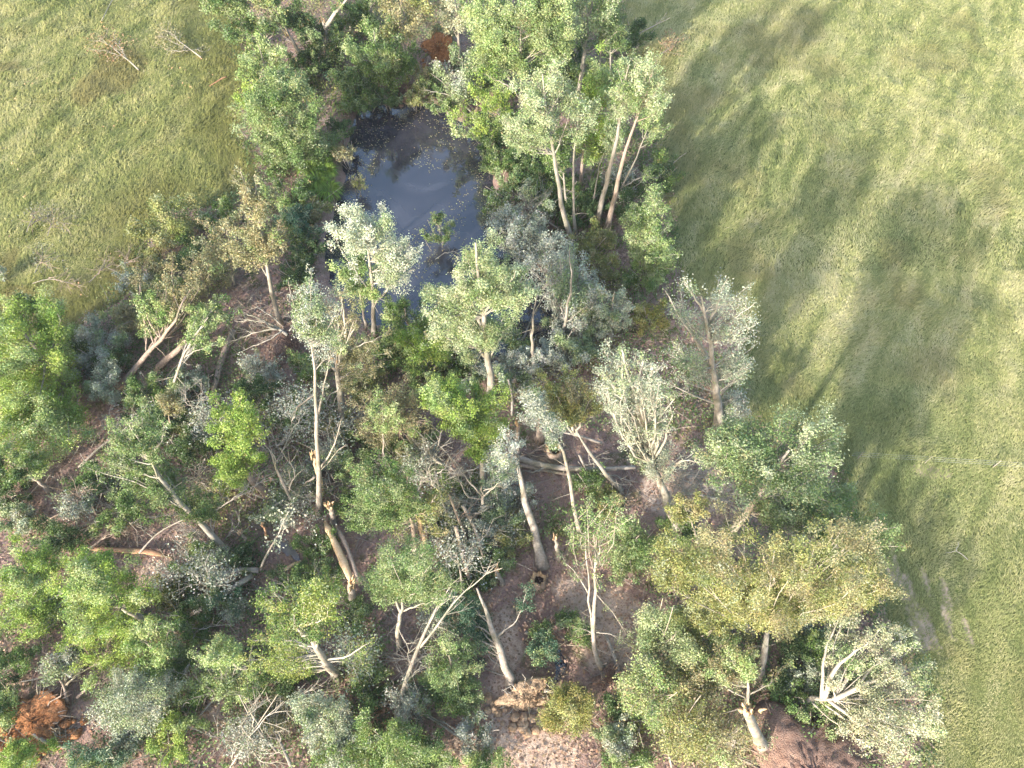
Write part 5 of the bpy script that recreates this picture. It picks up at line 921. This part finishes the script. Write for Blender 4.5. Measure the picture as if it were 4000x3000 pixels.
# ---- meadow debris
log('fallen_branch', 'bare forked branch with brown leaves lying in the upper left meadow', 'branch', [(300,152,.3),(282,134,.5),(262,120,.6),(240,98,.6)], .09, .03, M_PALE, limbs=[([(262,120,.6),(235,112,.6),(215,108,.5)],.04,12),([(275,128,.5),(262,105,.8),(245,90,.7)],.04,12),([(255,112,.6),(225,90,.7),(215,82,.6)],.03,12)], leaves=('brown', 6))
log('fallen_branch', 'second bare branch with tan leaves, nearer the grove in the upper left meadow', 'branch', [(435,125,.3),(412,108,.5),(390,92,.6),(365,72,.6)], .09, .03, M_PALE, limbs=[([(405,104,.5),(375,92,.7),(345,78,.6)],.04,12),([(412,108,.5),(385,112,.6),(360,108,.5)],.04,12),([(395,95,.6),(370,70,.8),(350,62,.6)],.03,12),([(408,106,.5),(425,106,.5),(438,112,.4)],.03,5)], leaves=('tan', 7))
log('bark_strip', 'pinkish curved strip of bare wood lying in the left meadow near the grove', 'branch', [(452,187,.4),(470,176,.5),(482,168,.5),(490,166,.5)], .04, .1, M_REDWOOD)
log('fallen_branch', 'long thin branch lying in the top left meadow', 'branch', [(220,45,.5),(235,15,.6),(246,-5,.6)], .05, .04, M_TWIG)
for lb, pts, pl in [('small grey leafed twig, leftmost of the lower left meadow twigs', [(58,502,.4),(62,488,.6),(72,470,.7)], 'grey'), ('small grey leafed twig, second from the left in the lower left meadow', [(103,510,.4),(108,492,.6),(118,476,.7)], 'grey'), ('grey twig with dark leaves below the two small leafed twigs', [(75,590,.4),(84,570,.5),(92,562,.5)], 'grey'), ('bare crooked branch lying in the left meadow above the grey dead bush', [(192,610,.4),(212,592,.5),(228,568,.5)], None), ('thin arched twig lying left in the lower meadow', [(70,612,.4),(105,600,.5),(155,612,.4)], None), ('short grey branch pointing at the dark olive bush in the left meadow', [(252,578,.4),(265,570,.5),(276,562,.5)], None)]:
    log('meadow_twig', lb, 'twig', pts, .035, .02, M_TWIG, limbs=[([pts[1], ((pts[1][0] + pts[2][0]) / 2 + 6, (pts[1][1] + pts[2][1]) / 2, .7), (pts[2][0] + 14, pts[2][1] + 4, .7)], .025, 10), ([pts[1], pts[2], (pts[2][0] - 4, pts[2][1] - 8, .6)], .025, 10)], leaves=('dull', 3, .13) if pl else None)
log('meadow_twig', 'brown leafed twig lying in the top right meadow near the bare limb', 'twig', [(1412,124,.4),(1430,115,.5),(1450,100,.6)], .04, .02, M_TWIG, limbs=[([(1430,115,.5),(1445,108,.6),(1460,95,.6)],.025,10),([(1425,95,.5),(1440,97,.6),(1450,85,.5)],.02,6)], leaves=('brown', 6))
log('meadow_twig', 'white three pronged twig lying on the right meadow beside the tyre marks', 'twig', [(2091,1208,.4),(2078,1196,.5),(2066,1190,.5)], .035, .02, M_PALE, limbs=[([(2066,1190,.5),(2068,1182,.5),(2070,1172,.5)],.02,0),([(2066,1190,.5),(2052,1192,.5),(2042,1196,.4)],.015,0)])
# ---- wire fence across the right meadow
P0 = at_z(1835, 990); P1 = at_z(2330, 1022); L = np.linalg.norm(P1 - P0); u = (P1 - P0) / L
fo = root('wire_fence', P0, 'thin grey woven wire fence crossing the right meadow', 'fence')
wm = MB(); zs = [.4, .65, .9]
for z in zs:
    Q = np.array([P0 + u * t + np.array([0, 0, z - .05 * sin(pi * (t % 4) / 4)]) for t in np.arange(0, L, 1.0)]); wm.tube(Q, .0055, 3, cap=False)
for t in np.arange(0, L, 1.4): wm.tube([P0 + u * t + [0, 0, .33], P0 + u * t + [0, 0, .92]], .003, 3, cap=False)
wm.build('wire_mesh', M_WIRE, fo, False, P0)
for t in np.arange(.5, L, 4.2):
    pm = MB(); b = P0 + u * t; pm.tube([b - [0, 0, .2], b + [0, 0, .6], b + [0, 0, 1.0]], [.03, .025, .02], 6); pm.build('post', M_BARK, fo, False, P0)

# ---- thin air between the camera and the ground
hm = MB(); a, b, c, d, z0, z1 = -130, 130, -20, 130, -3.0, 44.0
V = [(a, c, z0), (b, c, z0), (b, d, z0), (a, d, z0), (a, c, z1), (b, c, z1), (b, d, z1), (a, d, z1)]
hm.add(V, [np.array([[0, 3, 2, 1], [4, 5, 6, 7], [0, 1, 5, 4], [1, 2, 6, 5], [2, 3, 7, 6], [3, 0, 4, 7]])])
m, n, out = newmat("thin_haze"); pv = N(n, "ShaderNodeVolumePrincipled"); pv.inputs['Density'].default_value = .00025; pv.inputs['Color'].default_value = (.9, .93, 1, 1); pv.inputs['Anisotropy'].default_value = .2
n.links.new(pv.outputs[0], out.inputs['Volume'])
ho = hm.build('haze', m); ho['kind'] = 'stuff'; tag(ho, 'thin pale summer haze over the grove and meadows', 'haze')
print('FACES', sum(len(o.data.polygons) for o in S.objects if o.type=='MESH'))
